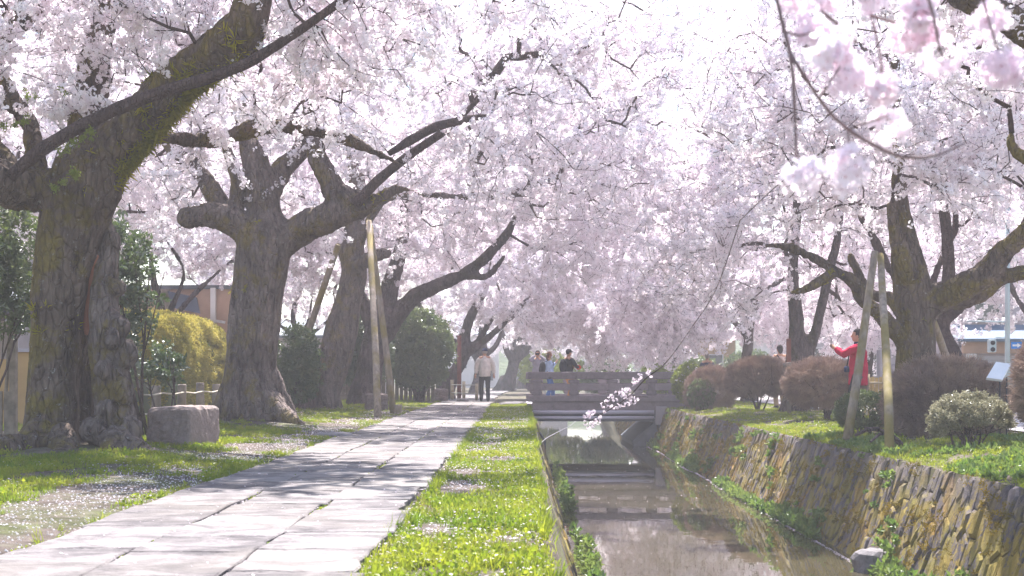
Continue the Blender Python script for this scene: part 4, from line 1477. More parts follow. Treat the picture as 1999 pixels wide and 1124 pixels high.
# ------------------------------------------------------------------ footbridge over the canal
def fit(o, parent, base):
    o.parent = parent; o.matrix_parent_inverse = Matrix.Translation(-Vector(base)); return o
bb = Vector((.5, 42, -.1))
br = empty('footbridge', bb, 'grey concrete footbridge with three-bar railings spanning the canal', 'bridge')
for (yy0, rows, back) in ((42.0, 0, False), (46.4, 1, True)):
    x0, x1 = .45, 5.55
    for (z0, z1, th) in ((.775, .99, .20), (.44, .64, .13)):
        mb = MB(); mb.box(((x0+x1)/2, yy0 + .12, (z0+z1)/2), (x1-x0, th, z1-z0), bev=.015)
        fit(mb.build('rail', M['concrete'], None), br, bb)
    mb = MB(); mb.box(((x0+x1)/2 + .04, yy0 + .11, .20), (x1-x0+.06, .26, .18), bev=.012)
    mb.box(((x0+x1)/2 + .10, yy0 + .13, -.02), (x1-x0-.10, .20, .256), bev=.01)
    fit(mb.build('kerb_beam', M['concrete'], None), br, bb)
    for k, px in enumerate((1049, 1121, 1196, 1273, 1348)):
        X = (px - 1000) / FPX * 42
        mb = MB()
        w_ = .27 if k else .30
        mb.box((X, yy0 + .12, .53), (w_ - .05, .165, .476), bev=.012)
        mb.box((X, yy0 + .12, .706), (w_ + .06, .185, .10), bev=.02)
        mb.box((X, yy0 + .12, .365), (w_ + .02, .175, .12), bev=.02)
        fit(mb.build('post', M['concrete'], None), br, bb)
mb = MB(); mb.box((2.9, 44.26, -.06), (4.9, 4.0, .22))
fit(mb.build('deck', M['concrete_pale'], None), br, bb)
for z, r in ((-.205, .060), (-.37, .055)):
    mb = MB(); mb.tube([(.52, 42.03, z), (4.20, 42.03, z)], r, 14)
    fit(mb.build('pipe', M['girder'], None, True), br, bb)
mb = MB(); mb.box((2.38, 42.2, -.29), (3.7, .12, .30)); mb.box((2.38, 42.05, -.455), (3.7, .30, .03))
mb.box((2.38, 44, -.30), (3.7, .2, .26)); mb.box((2.38, 46, -.30), (3.7, .2, .26))
fit(mb.build('girder', M['roof_grey'], None), br, bb)
for s in (-1, 1):
    mb = MB()
    xo = 4.46 if s > 0 else .42
    V = []
    top, bot = -.14, -1.6
    a, b, c_, d_ = (4.21, 4.62, 3.55, 4.1) if s > 0 else (.30, .62, .62, 1.0)
    for y in (41.98, 46.5):
        V += [(a, y, top), (b, y, top), (b, y, -.55), (d_, y, -1.05), (d_, y, bot), (c_ + (.15 if s > 0 else .25), y, bot), (c_, y, -1.05), (a - .03 * s, y, -.5)]
    n = 8
    F = [tuple(range(n)), tuple(range(2*n-1, n-1, -1))] + [(i, n+i, n+(i+1) % n, (i+1) % n) for i in range(n)]
    mb.add(V, F)
    fit(mb.build('abutment', M['roof_grey'], None), br, bb)
mb = MB(); mb.box((4.40, 41.9, -.30), (.33, .14, .54), bev=.015)
fit(mb.build('bearing_block', M['concrete_pale'], None), br, bb)

# ------------------------------------------------------------------ stone benches and loose stones
def rough_block(name, c, dims, rz, mat, rng, notch=False, rough=.02, res=.035, parent=None):
    mb = MB(); x, y, z = dims
    mb.box((0, 0, z/2), (x, y, z), bev=.03)
    o = None
    me = new_mesh('t', mb.V, mb.F, [mat])
    tmp = bpy.data.objects.new('t', me); COL.objects.link(tmp)
    if notch:
        cm = MB(); cm.tube([(-x, -y*.12, 0.0), (x, -y*.12, 0.0)], .13, 14); cm.box((0, -y*.12, -.1), (2*x, .30, .2))
        cu = new_mesh('c', cm.V, cm.F, []); co = bpy.data.objects.new('c', cu); COL.objects.link(co)
        bo = tmp.modifiers.new('b', 'BOOLEAN'); bo.operation = 'DIFFERENCE'; bo.object = co; bo.solver = 'EXACT'
        bo.use_self = True
    rm = tmp.modifiers.new('r', 'REMESH'); rm.mode = 'VOXEL'; rm.voxel_size = res
    sm = tmp.modifiers.new('s', 'SMOOTH'); sm.iterations = 1; sm.factor = .4
    dg = bpy.context.evaluated_depsgraph_get()
    me2 = bpy.data.meshes.new_from_object(tmp.evaluated_get(dg)); me2.name = name
    bpy.data.objects.remove(tmp)
    if notch: bpy.data.objects.remove(co)
    seed = rng.uniform(0, 50)
    for v in me2.vertices:
        q = v.co * 7 + Vector((seed, 0, 0))
        k = rough * (1.6 if v.co.y < -y/2 + .03 else .55)
        v.co += v.normal * (mnoise.noise(q) + .7 * mnoise.noise(q * 3)) * k
    o = link_mesh(name, me2, parent)
    o.location = c; o.rotation_euler = (0, 0, rz)
    return o
rg = np.random.default_rng(31)
d = 17.0
o = rough_block('stone_bench', (P(366, 875, d).x + .03, d - .25, -.06), (.50, 1.35, .56), math.radians(-3), M['bench_stone'], rg, True)
tag(o, 'large rough stone bench with an arched notch, on the grass beside the twin-trunked tree', 'bench')
d = 35.2
o = rough_block('stone_bench', (P(733, 800, d).x, d + .3, .0), (.56, .85, .42), math.radians(8), M['bench_stone'], rg, False)
tag(o, 'grey stone block bench behind the two upright wooden props', 'bench')
d = 50
o = rough_block('stone_bench', (P(860, 780, d).x, d + .2, -.02), (.46, .6, .44), math.radians(12), M['bench_stone'], rg, False)
tag(o, 'small pale stone block at the foot of the evergreen, left of the walking man', 'bench')
def rock(name, c, r, label, cat='rock', mat='boulder', rz=0.0, seed=1):
    rng = np.random.default_rng(seed)
    mb = MB(); mb.ell((0, 0, 0), r, 16, 10)
    V = []
    for v in mb.V:
        q = Vector(v); k = 1 + .28 * mnoise.noise(q * (1.6 / max(r)) + Vector((seed, 0, 0))) + .08 * mnoise.noise(q * 14)
        q = q * k; q.z = min(q.z, r[2] * .78); V.append(q)
    mb.V = V
    o = link_mesh(name, new_mesh(name, mb.V, mb.F, [M[mat]]))
    o.location = c; o.rotation_euler = (0, 0, rz)
    return tag(o, label, cat)
rock('rock', (3.82, 15.0, -1.16), (.22, .30, .24), 'grey boulder standing in the water at the foot of the mossy wall', seed=3)
rock('rock', (-2.58, 20.6, .0), (.26, .22, .06), 'flat dark stone in the bare strip between the grass and the slabs', seed=5)
rock('rock', (-1.70, 49, .0), (.20, .2, .13), 'small stone at the grass corner left of the walking man', seed=7)
rock('rock', (.05, 44.2, -.02), (.42, .6, .12), 'low pale stone at the left end of the footbridge', seed=8)

# ------------------------------------------------------------------ wooden props under the limbs
def prop(label, a, b, r, cap=True):
    mb = MB()
    a = Vector(a); b = Vector(b)
    pts = [a.lerp(b, t) + Vector((.012 * math.sin(t * 5), 0, 0)) for t in (0, .25, .5, .75, 1)]
    mb.tube(pts, [r * 1.12, r * 1.05, r, r * .95, r * .88], 12)
    o = mb.build('tree_prop', M['pole_wood'], None, True)
    return tag(o, label, 'tree prop', 'wooden props holding up cherry limbs')
prop('wooden prop slanting up to the right between the second and third left-bank trunks', P(553, 786, 36.8), P(662, 478, 35.6), .085)
prop('upright grey wooden prop, nearer one of the pair standing on the grass by the path', P(738, 814, 30.0), P(722, 432, 33.5), .074)
prop('yellowish wooden prop leaning left to meet the upright one beside the path', P(768, 805, 33.0), P(724, 440, 33.9), .074)
mb = MB(); mb.tube([P(778, 806, 32.8) + Vector((0, 0, -.02)), P(778, 790, 32.8)], .085, 10)
tag(mb.build('wooden_stump', M['pole_wood']), 'short round stump touching the foot of the leaning path-side prop', 'stump')
prop('brown wooden prop leaning right, in front of the man in red', P(1654, 858, 19.5), P(1710, 492, 20.6), .058)
prop('mossy yellow wooden prop standing upright left of the widest shrub', P(1737, 880, 17.0), P(1721, 498, 20.4), .054)
prop('thin brown prop leaning against the far side of the spreading tree on the right bank', P(1862, 745, 23.5), P(1806, 578, 22.2), .06)
# sticks lying by the foot of the props
for k, (a, b, r) in enumerate((((1760, 868, 17.3), (1716, 838, 17.6), .035), ((1716, 838, 17.6), (1670, 850, 17.5), .03), ((1735, 845, 17.8), (1700, 862, 17.2), .022))):
    mb = MB(); mb.tube([P(*a), (P(*a) + P(*b)) / 2 + Vector((0, 0, .04)), P(*b)], [r, r * .9, r * .6], 8)
    tag(mb.build('fallen_branch', M['bark_far'], None, True), ('thick crooked dead branch leaning on the foot of the mossy prop', 'dead branch bending down to the grass left of the mossy prop', 'short dead stick lying across the other dead branches')[k], 'branch')

# ------------------------------------------------------------------ low post and rope fence behind the left trees
b0 = Vector((-6.2, 24, 0))
fe = empty('rope_fence', b0, 'low fence of round wooden posts strung with pale ropes, behind the left-bank trees', 'fence')
fy = [23.3 + 1.62 * i for i in range(20)]
for i, y in enumerate(fy):
    mb = MB(); ln = .10 if i == 0 else rg.uniform(-.02, .02)
    X = -6.2 + rg.uniform(-.03, .03)
    h = .60 if i == 0 else .72 + rg.uniform(-.03, .03)
    mb.tube([(X, y, -.1), (X - ln, y, h - .02), (X - ln, y, h)], [.085, .08, .07], 12)
    fit(mb.build('fence_post', M['wood_grey'], None, True), fe, b0)
for z in (.56, .24):
    mb = MB(); pts = []
    for i in range(len(fy) - 1):
        for t in (0, .5):
            pts.append((-6.11, fy[i] + 1.62 * t, z - (.03 if t else 0)))
    mb.tube(pts, .016, 6)
    fit(mb.build('rope', M['rope'], None, True), fe, b0)
b0 = Vector((-2.2, 54, 0))
fe = empty('rope_fence', b0, 'short rope and post barrier left of the walking man', 'fence')
pp = [(883, 53, .85), (906, 51.5, .8), (931, 51, .72)]
for (px, d, h) in pp:
    mb = MB(); mb.tube([P(px, 770, d) * 1.0 + Vector((0, 0, -.2)), Vector((P(px, 0, d).x, d, h - .12))], .06, 10)
    fit(mb.build('fence_post', M['wood_pale'], None, True), fe, b0)
for z in (.55, .25):
    mb = MB(); mb.tube([Vector((P(a, 0, b).x, b - .07, z)) for (a, b, c) in pp], .018, 6)
    fit(mb.build('rope', M['rope'], None, True), fe, b0)
mb = MB(); d = 54
mb.tube([P(897, 790, d), P(897, 655, d)], .085, 12)
tag(mb.build('wooden_pole', M['red_pole'], None, True), 'red-brown upright pole in the grass left of the walking man', 'pole')

# ------------------------------------------------------------------ shrubs
def stems(mb, base, top_c, r, n, rng, r0=.022, spread=.15):
    for i in range(n):
        a = rng.uniform(0, 6.28); q = rng.uniform(.2, .8)
        e = Vector(top_c) + Vector((math.cos(a) * r[0] * q, math.sin(a) * r[1] * q, rng.uniform(-.3, .2) * r[2]))
        s = Vector(base) + Vector((rng.normal() * spread * .4, rng.normal() * spread * .4, 0))
        m = s.lerp(e, .45) + Vector((rng.normal(), rng.normal(), 0)) * .05 * r[0]
        mb.tube([s, m, e], [r0, r0 * .7, r0 * .35], 6)
        for j in range(4):
            f = e + Vector(rdir(rng, 1)[0]) * r[0] * .5
            mb.tube([m.lerp(e, rng.uniform(.1, .8)), f], [r0 * .4, r0 * .15], 4)

def shrub(name, label, base, c, r, proto, density, seed, nst=6, group=None, zcut=None, inner=.3, scale=(.8, 1.3), shape=None, stem_mat='bark_far', cat='shrub', part='twigs', r0=.022, tilt=.45):
    rng = np.random.default_rng(seed)
    base = Vector(base)
    t = empty(name, base, label, cat, group)
    area = 4 * math.pi * ((r[0] * r[1]) ** 1.6 / 3 + (r[0] * r[2]) ** 1.6 / 3 + (r[1] * r[2]) ** 1.6 / 3) ** (1 / 1.6)
    n = int(area * density)
    D = rdir(rng, n); rr = np.where(rng.uniform(0, 1, n) < inner, rng.uniform(.35, .9, n), rng.uniform(.9, 1.02, n))
    Pt = []; N = []
    for i in range(n):
        d = D[i]
        k = rr[i] * (1 + .07 * mnoise.noise(Vector(d) * 2.5 + Vector((seed, 0, 0))))
        p = Vector(c) + Vector((d[0] * r[0], d[1] * r[1], d[2] * r[2])) * k
        if p.z < (zcut if zcut is not None else base.z + .03) + .06 * mnoise.noise(p * 5): continue
        if shape is not None and not shape(p): continue
        Pt.append(p); N.append(Vector((d[0] / r[0], d[1] / r[1], d[2] / r[2])).normalized() + Vector(rng.normal(size=3)) * tilt)
    o = scatter(part, proto, [tuple(p) for p in Pt], eul([tuple(v) for v in N], rng), rng.uniform(scale[0], scale[1], len(Pt)))
    fit(o, t, base)
    if nst:
        mb = MB(); stems(mb, base + Vector((0, 0, -.05)), c, r, nst, rng, r0)
        s = mb.build('stem', M[stem_mat], None, True); s['kind'] = 'stuff'
        fit(s, t, base)
    return t
DOME = dict(scale=(.5, .78), inner=.22, tilt=.33)
G1 = 'clipped leafless shrubs along the right bank'
shrub('shrub', 'small brown dome shrub, dark at its foot, next to the lime round bush', (5.2, 38, 0), (5.3, 38, .46), (.62, .62, .62), 'bare_twigs', 230, 1, 5, G1, **DOME)
shrub('shrub', 'leafless brown shrub on a short bare stem left of the V-forked trunk', (6.1, 35.4, 0), (6.2, 35.5, .80), (.86, .72, .48), 'bare_twigs', 230, 2, 7, G1, **DOME, zcut=.42)
shrub('shrub', 'rounded leafless shrub on a forked stem, in front of the V-forked trunk', (5.95, 27, 0), (5.93, 27, .70), (.71, .66, .44), 'bare_twigs', 260, 3, 8, G1, **DOME, zcut=.32, r0=.028)
shrub('shrub', 'widest dome of lilac-brown twigs, in front of the spreading tree', (6.1, 20, 0), (6.1, 20, .46), (.84, .80, .60), 'bare_twigs', 300, 4, 9, G1, **DOME)
shrub('shrub', 'tall leafless orange-brown shrub cut by the right picture edge', (6.12, 15.9, 0), (6.22, 15.9, .76), (.52, .55, .66), 'bare_twigs', 280, 5, 9, G1, **DOME)
shrub('shrub', 'low green azalea with yellowish top between the two right-hand props', (5.3, 21.3, 0), (5.3, 21.3, .33), (.46, .42, .30), 'leaf_azalea', 190, 6, 12, None, zcut=.10, inner=.25, part='leaves', r0=.014)
shrub('shrub', 'flat-topped grey-green shrub open underneath, nearest on the right bank', (5.35, 16.6, 0), (5.35, 16.6, .34), (.47, .42, .31), 'leaf_grey', 260, 7, 14, None, inner=.25, part='leaves', r0=.016,
      shape=lambda p: p.z > .30 - .35 * (5.35 - p.x) * (1 if p.x < 5.35 else -.2))
shrub('shrub', 'round lime-green bush with white blossom at the right end of the bridge', (5.15, 41.0, 0), (5.12, 41.0, .66), (.50, .50, .56), 'leaf_lime', 150, 8, 6, None, part='leaves', scale=(.9, 1.6))
shrub('shrub', 'dark green ball shrub tucked under the brown shrub nearest the bridge', (4.95, 37.6, 0), (5.0, 37.5, .36), (.36, .34, .42), 'leaf_azalea', 150, 9, 4, None, part='leaves')
rngp = np.random.default_rng(77)
e = [Vector((5.12, 41.0, .66)) + Vector((v[0] * .42, -abs(v[1]) * .50, v[2] * .36 + .08)) for v in rdir(rngp, 26)]
o = scatter('white_blossom', 'spray_near', [tuple(v) for v in e], eul(rdir(rngp, 26), rngp), rngp.uniform(.2, .4, 26))
tag(o, 'white blossom cluster on the lime round bush by the bridge', 'blossom')
shrub('shrub', 'dark shiny evergreen bush standing between the forked trunk and the red-brown pole', (-3.15, 48, 0), (-3.15, 48, 1.75), (1.15, 1.0, 1.35), 'leaf_mid', 55, 10, 8, None, inner=.5, part='leaves', scale=(1.2, 2.2), r0=.07, zcut=.5, cat='bush', tilt=1.5)
shrub('shrub', 'leafy camellia between the twin-trunked tree and the hedge', (-5.0, 19.3, 0), (-5.25, 19.2, 2.15), (.50, .50, .95), 'leaf_dark', 30, 11, 5, None, inner=.7, part='leaves', cat='bush', tilt=2, r0=.03, zcut=.9)
shrub('shrub', 'low camellia twigs above the first fence post', (-4.75, 19.9, 0), (-4.95, 19.9, 1.0), (.40, .34, .30), 'leaf_dark', 26, 12, 3, None, inner=.6, part='leaves', cat='bush', tilt=2, zcut=.5)
shrub('shrub', 'glossy green shrub left of the twin-trunked tree above the tan wall', (-6.9, 18.5, 0), (-6.8, 18.5, 2.25), (.80, .60, 1.0), 'leaf_mid', 60, 13, 4, None, inner=.7, part='leaves', cat='bush', tilt=2, zcut=1.2)
shrub('shrub', 'light green bush behind the slanting prop, between two trunks', (-5.3, 34.5, 0), (-5.2, 34.5, 1.15), (.62, .5, .95), 'leaf_mid', 60, 14, 5, None, inner=.6, part='leaves', cat='bush', tilt=2, scale=(.9, 1.5))
shrub('shrub', 'dark bush behind the leaning mottled trunk', (-4.9, 46, 0), (-4.9, 46, 1.7), (1.0, .6, 1.1), 'leaf_dark', 60, 15, 5, None, inner=.6, part='leaves', cat='bush', tilt=2, scale=(1.2, 2))
for k, (x, y, r, z, pr, lb) in enumerate(((6.4, 62, .9, .8, 'leaf_lime', 'lime-green bush left of the short trunk beyond the bridge'), (8.3, 66, 1.2, .9, 'leaf_mid', 'green bush under the short trunk beyond the bridge'),
        (4.9, 74, 1.3, .8, 'leaf_mid', 'green bush across the canal beyond the middle of the bridge'), (3.2, 78, 1.1, .9, 'leaf_lime', 'yellow-green bush behind the man with the red bag'),
        (1.9, 92, 1.6, 1.4, 'leaf_lime', 'pale olive bush behind the people on the bridge'), (11.8, 70, 1.5, 1.0, 'leaf_mid', 'green bush behind the navy jacket person'))):
    shrub('shrub', lb, (x, y, 0), (x, y, z), (r, r * .9, z * .95), pr, 26, 30 + k, 0, None, part='leaves', scale=(1.6, 3.0), inner=.3)

# hedge: a long clipped body with leaf sprays hanging down its face
hb = Vector((-8.1, 31.5, 0))
he = empty('hedge', hb, 'rounded yellow-green clipped hedge behind the rope fence, in front of the house', 'hedge')
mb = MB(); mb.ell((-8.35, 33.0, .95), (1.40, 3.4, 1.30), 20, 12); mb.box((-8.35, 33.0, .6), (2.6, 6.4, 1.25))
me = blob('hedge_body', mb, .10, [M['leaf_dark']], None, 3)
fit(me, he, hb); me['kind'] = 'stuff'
rng = np.random.default_rng(55)
e = []; dv = []; e2 = []
for i in range(9500):
    v = rdir(rng, 1)[0]
    k = 1.0
    p = Vector((v[0], v[1], v[2]))
    q = Vector((math.copysign(abs(p.x) ** .55, p.x) * 1.55, math.copysign(abs(p.y) ** .55, p.y) * 3.6, abs(p.z) ** .6 * 1.95 + (.32 if p.z > 0 else -.2)))
    if p.z < 0: q.z = rng.uniform(.25, 1.5)
    w_ = Vector((-8.35, 33.0, 0)) + q
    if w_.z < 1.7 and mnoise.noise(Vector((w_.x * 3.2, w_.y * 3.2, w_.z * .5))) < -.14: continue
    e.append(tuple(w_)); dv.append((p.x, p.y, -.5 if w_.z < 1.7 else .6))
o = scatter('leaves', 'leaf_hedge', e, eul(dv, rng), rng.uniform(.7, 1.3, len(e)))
fit(o, he, hb)

# ------------------------------------------------------------------ hanging sprigs near the camera
def twig_thing(name, label, paths, puffs, rng, R, fr, nfl, cat='cherry branch', base=None, pm='blossom', sm='bark_far'):
    base = Vector(base if base is not None else paths[0][0][0])
    t = empty(name, base, label, cat)
    mb = MB()
    for p in paths:
        c = catmull(p, .03)
        mb.tube([a for a, _ in c], [b for _, b in c], 6)
    fit(mb.build('twigs', M[sm], None, True), t, base)['kind'] = 'stuff'
    for (c, k) in puffs:
        m = MB(); puff_geo(m, rng, c, R * k, int(nfl * (.6 + .5 * k)), fr, True)
        # stalks
        for i in range(5):
            q = Vector(c) + Vector(rdir(rng, 1)[0]) * R * .6
            m.tube([Vector(c) + Vector((0, 0, R * .3)), q], .0012, 3, False, m=2)
        me = new_mesh('blossom', m.V, m.F, [M[pm], M['heart'], M['twig']], False, m.M)
        fit(link_mesh('blossom', me), t, base)['kind'] = 'stuff'
    return t
rng = np.random.default_rng(66)
D0 = 2.25
r_ = .0034
fp = [[(P(1505, -120, D0), r_), (P(1517, 0, D0), r_), (P(1543, 104, D0), r_), (P(1551, 200, D0), .003), (P(1555, 312, D0), .002)],
      [(P(1543, 104, D0), r_), (P(1599, 192, D0), .003), (P(1655, 252, D0), .003), (P(1759, 306, D0), .003), (P(1839, 300, D0), .0022), (P(1885, 278, D0), .0016)],
      [(P(1560, -100, D0+.2), r_), (P(1587, 0, D0+.2), r_), (P(1640, 50, D0+.2), .003), (P(1672, 84, D0+.2), .0025)],
      [(P(1660, -60, D0), .003), (P(1700, 30, D0), .003), (P(1765, 50, D0), .002), (P(1790, 40, D0), .002)],
      [(P(1600, 192, D0), .002), (P(1640, 130, D0), .002)], [(P(1655, 252, D0), .002), (P(1735, 225, D0), .0016)],
      [(P(1790, -80, D0-.1), .003), (P(1825, 40, D0-.1), .0025), (P(1835, 100, D0-.1), .002)],
      [(P(1900, -80, D0), .003), (P(1925, 20, D0), .002)], [(P(1925, 20, D0), .002), (P(1955, 120, D0), .002)],
      [(P(1655, 252, D0), .0018), (P(1662, 320, D0), .0015)], [(P(1530, 60, D0), .002), (P(1560, 70, D0), .002), (P(1590, 62, D0), .0015)],
      [(P(1700, 30, D0), .002), (P(1720, 110, D0), .002), (P(1722, 165, D0), .0015)]]
pu = [((1553, -2), .9), ((1580, 66), .9), ((1602, 96), .95), ((1630, 84), .8), ((1659, 148), 1.1), ((1640, 120), .7), ((1792, 26), .8), ((1771, 68), .85), ((1805, 62), .6), ((1833, 108), 1.15), ((1931, 44), 1.0), ((1953, 136), 1.05),
      ((1723, 175), .75), ((1733, 242), .95), ((1567, 342), 1.05), ((1659, 332), 1.1), ((1799, -4), .8), ((1700, -8), .8), ((1620, -10), .8)]
twig_thing('hanging_cherry_twigs', 'blurred hanging twigs with big pink blossom balls close to the camera at top right', fp,
           [(P(a, b, D0 + rng.uniform(-.08, .08)), k) for ((a, b), k) in pu], rng, .031, .0145, 24, base=P(1505, -120, D0), pm='blossom_pink', sm='twig_pale')
# sprig over the canal
D1 = 10.5
c1 = [(P(1445, 430, D1+1.4), .005), (P(1400, 560, D1+.9), .0045), (P(1350, 640, D1+.5), .004), (P(1300, 708, D1), .004), (P(1262, 738, D1), .005), (P(1230, 772, D1), .004), (P(1190, 800, D1), .003), (P(1150, 822, D1), .002)]
c2 = [(P(1230, 772, D1), .003), (P(1265, 775, D1), .002)]
c3 = [(P(1190, 800, D1), .003), (P(1170, 808, D1), .002), (P(1150, 805, D1), .002)]
c4 = [(P(1600, 300, D1+2.6), .008), (P(1520, 360, D1+2.0), .006), (P(1445, 430, D1+1.4), .005)]
pu = [(1266, 727), (1272, 732), (1238, 737), (1250, 733), (1246, 742), (1232, 750), (1222, 760), (1215, 762), (1238, 747), (1218, 768), (1206, 766), (1212, 772), (1222, 773), (1233, 775), (1229, 764), (1187, 778), (1193, 774), (1183, 786), (1180, 790), (1200, 783), (1190, 792),
      (1228, 779), (1236, 783), (1226, 786), (1244, 777), (1216, 787), (1198, 794), (1182, 804), (1205, 793), (1156, 802), (1148, 806), (1143, 812), (1160, 808), (1150, 810), (1172, 816), (1163, 820), (1157, 826), (1152, 832), (1144, 826), (1160, 830), (1168, 822)]
twig_thing('drooping_cherry_sprig', 'slender blossoming sprig hanging down in front of the footbridge over the water', [c4, c1, c2, c3],
           [(P(a + rng.normal() * 1.5, b + rng.normal() * 1.5, D1 + rng.uniform(-.1, .1)), rng.uniform(.7, 1.0)) for (a, b) in pu], rng, .021, .0130, 5, base=P(1600, 300, D1+2.6), pm='sprig_petal')
c5 = [(P(1056, 866, 24), .008), (P(1066, 856, 24.2), .007), (P(1090, 843, 24.6), .006), (P(1112, 832, 24.8), .005), (P(1124, 822, 25), .003)]
mb = MB(); c = catmull(c5, .1); mb.tube([a for a, _ in c], [b for _, b in c], 6)
tag(mb.build('bare_twig', M['concrete_pale'], None, True), 'pale bare twig poking out from the left canal wall below the bridge', 'twig')
# ------------------------------------------------------------------ buildings and street things
def building(name, label, x0, x1, y, z, depth, wall, roof=None, roof_h=.8, over=.4, wins=(), cat='house', flat=False, sill=True):
    base = Vector(((x0+x1)/2, y, 0))
    t = empty(name, base, label, cat)
    mb = MB(); mb.box(((x0+x1)/2, y + depth/2, z/2 - .1), (x1-x0, depth, z + .2))
    fit(mb.build('wall', M[wall], None), t, base)
    if roof:
        mb = MB()
        if flat:
            mb.box(((x0+x1)/2, y + depth/2, z + roof_h/2 + .003), (x1-x0+2*over, depth+2*over, roof_h))
        else:
            a, b = x0 - over, x1 + over; c_, d_ = y - over, y + depth + over; m = y + depth/2
            V = [(a, c_, z), (b, c_, z), (b, d_, z), (a, d_, z), (a, m, z+roof_h), (b, m, z+roof_h), (a, c_, z+.12), (b, c_, z+.12), (b, d_, z+.12), (a, d_, z+.12)]
            F = [(0,3,2,1), (6,7,5,4), (8,9,4,5), (0,1,7,6), (2,3,9,8), (1,2,8,5,7), (3,0,6,4,9)]
            mb.add(V, F)
        fit(mb.build('roof', M[roof], None), t, base)
    for (wx, wz, ww, wh) in wins:
        mb = MB()
        for s in (-1, 1):
            mb.box((wx + s*ww/2, y - .02, wz), (.06, .09, wh + .06)); mb.box((wx, y - .025, wz + s*wh/2), (ww - .06, .08, .06))
        f = fit(mb.build('window', M['plaster_white'], None), t, base)
        m2 = MB(); m2.box((wx, y - .012, wz), (ww - .06, .02, wh - .06))
        g = m2.build('pane', M['window_glass'], None); g.parent = f
    return t
# left: house over the hedge
h = building('house', 'orange-walled house with a dark slanted sun screen above the hedge', -12.6, -8.75, 45, 3.62, 5, 'plaster_orange', 'roof_grey', .12, .1, [], flat=True)
hb2 = Vector(h.location)
mb = MB()
V = [P(328, 568, 44.7), P(384, 580, 44.7), P(391, 612, 44.5), P(335, 600, 44.5)]
V += [v + Vector((0, .08, 0)) for v in V]
mb.add(V, [(0,1,2,3), (7,6,5,4), (0,4,5,1), (1,5,6,2), (2,6,7,3), (3,7,4,0)])
fit(mb.build('sun_screen', M['panel_navy'], None), h, hb2)
for i in range(9):
    mb = MB(); mb.box((P(307 + i * 3.1, 0, 44.9).x, 44.93, 2.9), (.038, .05, 1.5)); fit(mb.build('slat', M['wood_grey'], None), h, hb2)
mb = MB(); mb.box((P(417, 0, 44.9).x, 44.9, 1.9), (.16, .14, 3.5)); fit(mb.build('pilaster', M['plaster_white'], None), h, hb2)
mb = MB(); mb.box((P(356, 0, 44).x, 44.2, 2.72), (2.5, .6, .08), rot=Matrix.Rotation(math.radians(8), 3, 'Y')); fit(mb.build('canopy_edge', M['plaster_white'], None), h, hb2)
building('house', 'white plastered house left of the orange-walled one', -14.6, -12.4, 42, 3.3, 4, 'plaster_white', 'roof_grey', .5, .2)
building('house', 'tall pale house far left behind the camellia leaves', -18, -12.5, 36, 6.5, 6, 'plaster_grey', 'roof_grey', 1.2, .4, [(-13.2, 5.0, .8, 1.1), (-15, 5.0, .8, 1.1)])
building('house', 'low grey-lilac house behind the leaning trunk', -11.6, -6.4, 68, 2.7, 6, 'plaster_mauve', 'roof_grey', 1.0, .4, [(-8.6, 1.6, 1.0, .8), (-7.4, 1.6, .8, .8)])
building('house', 'white house behind the trunks left of the bridge', -5.2, -1.1, 115, 4.2, 6, 'plaster_white', 'roof_blue', 1.4, .5, [(-4.1, 2.4, .9, 1.8), (-2.6, 2.4, .7, 1.8), (-1.7, 1.4, .4, 1.8)])
building('house', 'grey house end between the last left-bank trunks', .2, 5.0, 128, 3.4, 6, 'plaster_grey', 'roof_grey', 1.6, .5, [(2.0, 1.9, 1.0, 1.0), (3.8, 1.9, 1.0, 1.0)])
building('house', 'tan-walled house with a shallow gable seen over the right end of the bridge', 8.6, 13.2, 84, 3.1, 6, 'plaster_tan', 'roof_grey', 1.1, .5, [(10, 1.7, .9, .9), (12, 1.7, .9, .9)])
building('house', 'long pale house behind the navy jacket person', 13.6, 21, 78, 3.0, 6, 'plaster_white', 'roof_grey', 1.2, .5, [(15, 1.6, 1.2, 1.1), (17.4, 1.6, 1.2, 1.1)])
building('house', 'pale grey wall and garage across the street, behind the man in red', 12.2, 16.8, 62, 2.9, 5, 'plaster_grey', 'roof_grey', .9, .4, [(13.4, 1.5, 1.3, 1.2), (15.4, 1.5, 1.0, 1.2)])
# right: house with blue roof
h = building('house', 'street-side house with blue tiled eave and grey garage door, behind the arrow sign', 17.7, 26.5, 56, 2.0, 6, 'plaster_mauve', None)
hb2 = Vector(h.location)
mb = MB()
V = [(17.2, 55.0, 2.22), (27, 55.0, 2.22), (27, 57.4, 2.85), (17.2, 57.4, 2.85)]
V += [(a, b, c_ + .10) for (a, b, c_) in V]
mb.add(V, [(0,3,2,1), (4,5,6,7), (0,1,5,4), (1,2,6,5), (2,3,7,6), (3,0,4,7)])
fit(mb.build('roof', M['roof_blue'], None), h, hb2)
mb = MB(); mb.box((22.0, 57.6 + 1.5, 3.4), (8.2, 3.0, 2.8)); fit(mb.build('upper_wall', M['plaster_mauve'], None), h, hb2)
mb = MB(); mb.box((22.1, 55.9, 1.98), (8.8, .18, .44)); fit(mb.build('fascia', M['plaster_orange'], None), h, hb2)
for k in range(9):
    mb = MB(); mb.box((19.4, 55.93, .10 + k * .185), (2.4, .06, .175), bev=.012); fit(mb.build('garage_slat', M['plaster_grey'], None), h, hb2)
mb = MB(); mb.box((19.2, 57.55, 3.45), (1.1, .08, .8)); f = fit(mb.build('window', M['plaster_white'], None), h, hb2)
mb = MB(); mb.box((19.2, 57.49, 3.45), (1.0, .03, .7)); g = mb.build('pane', M['window_glass'], None); g.parent = f
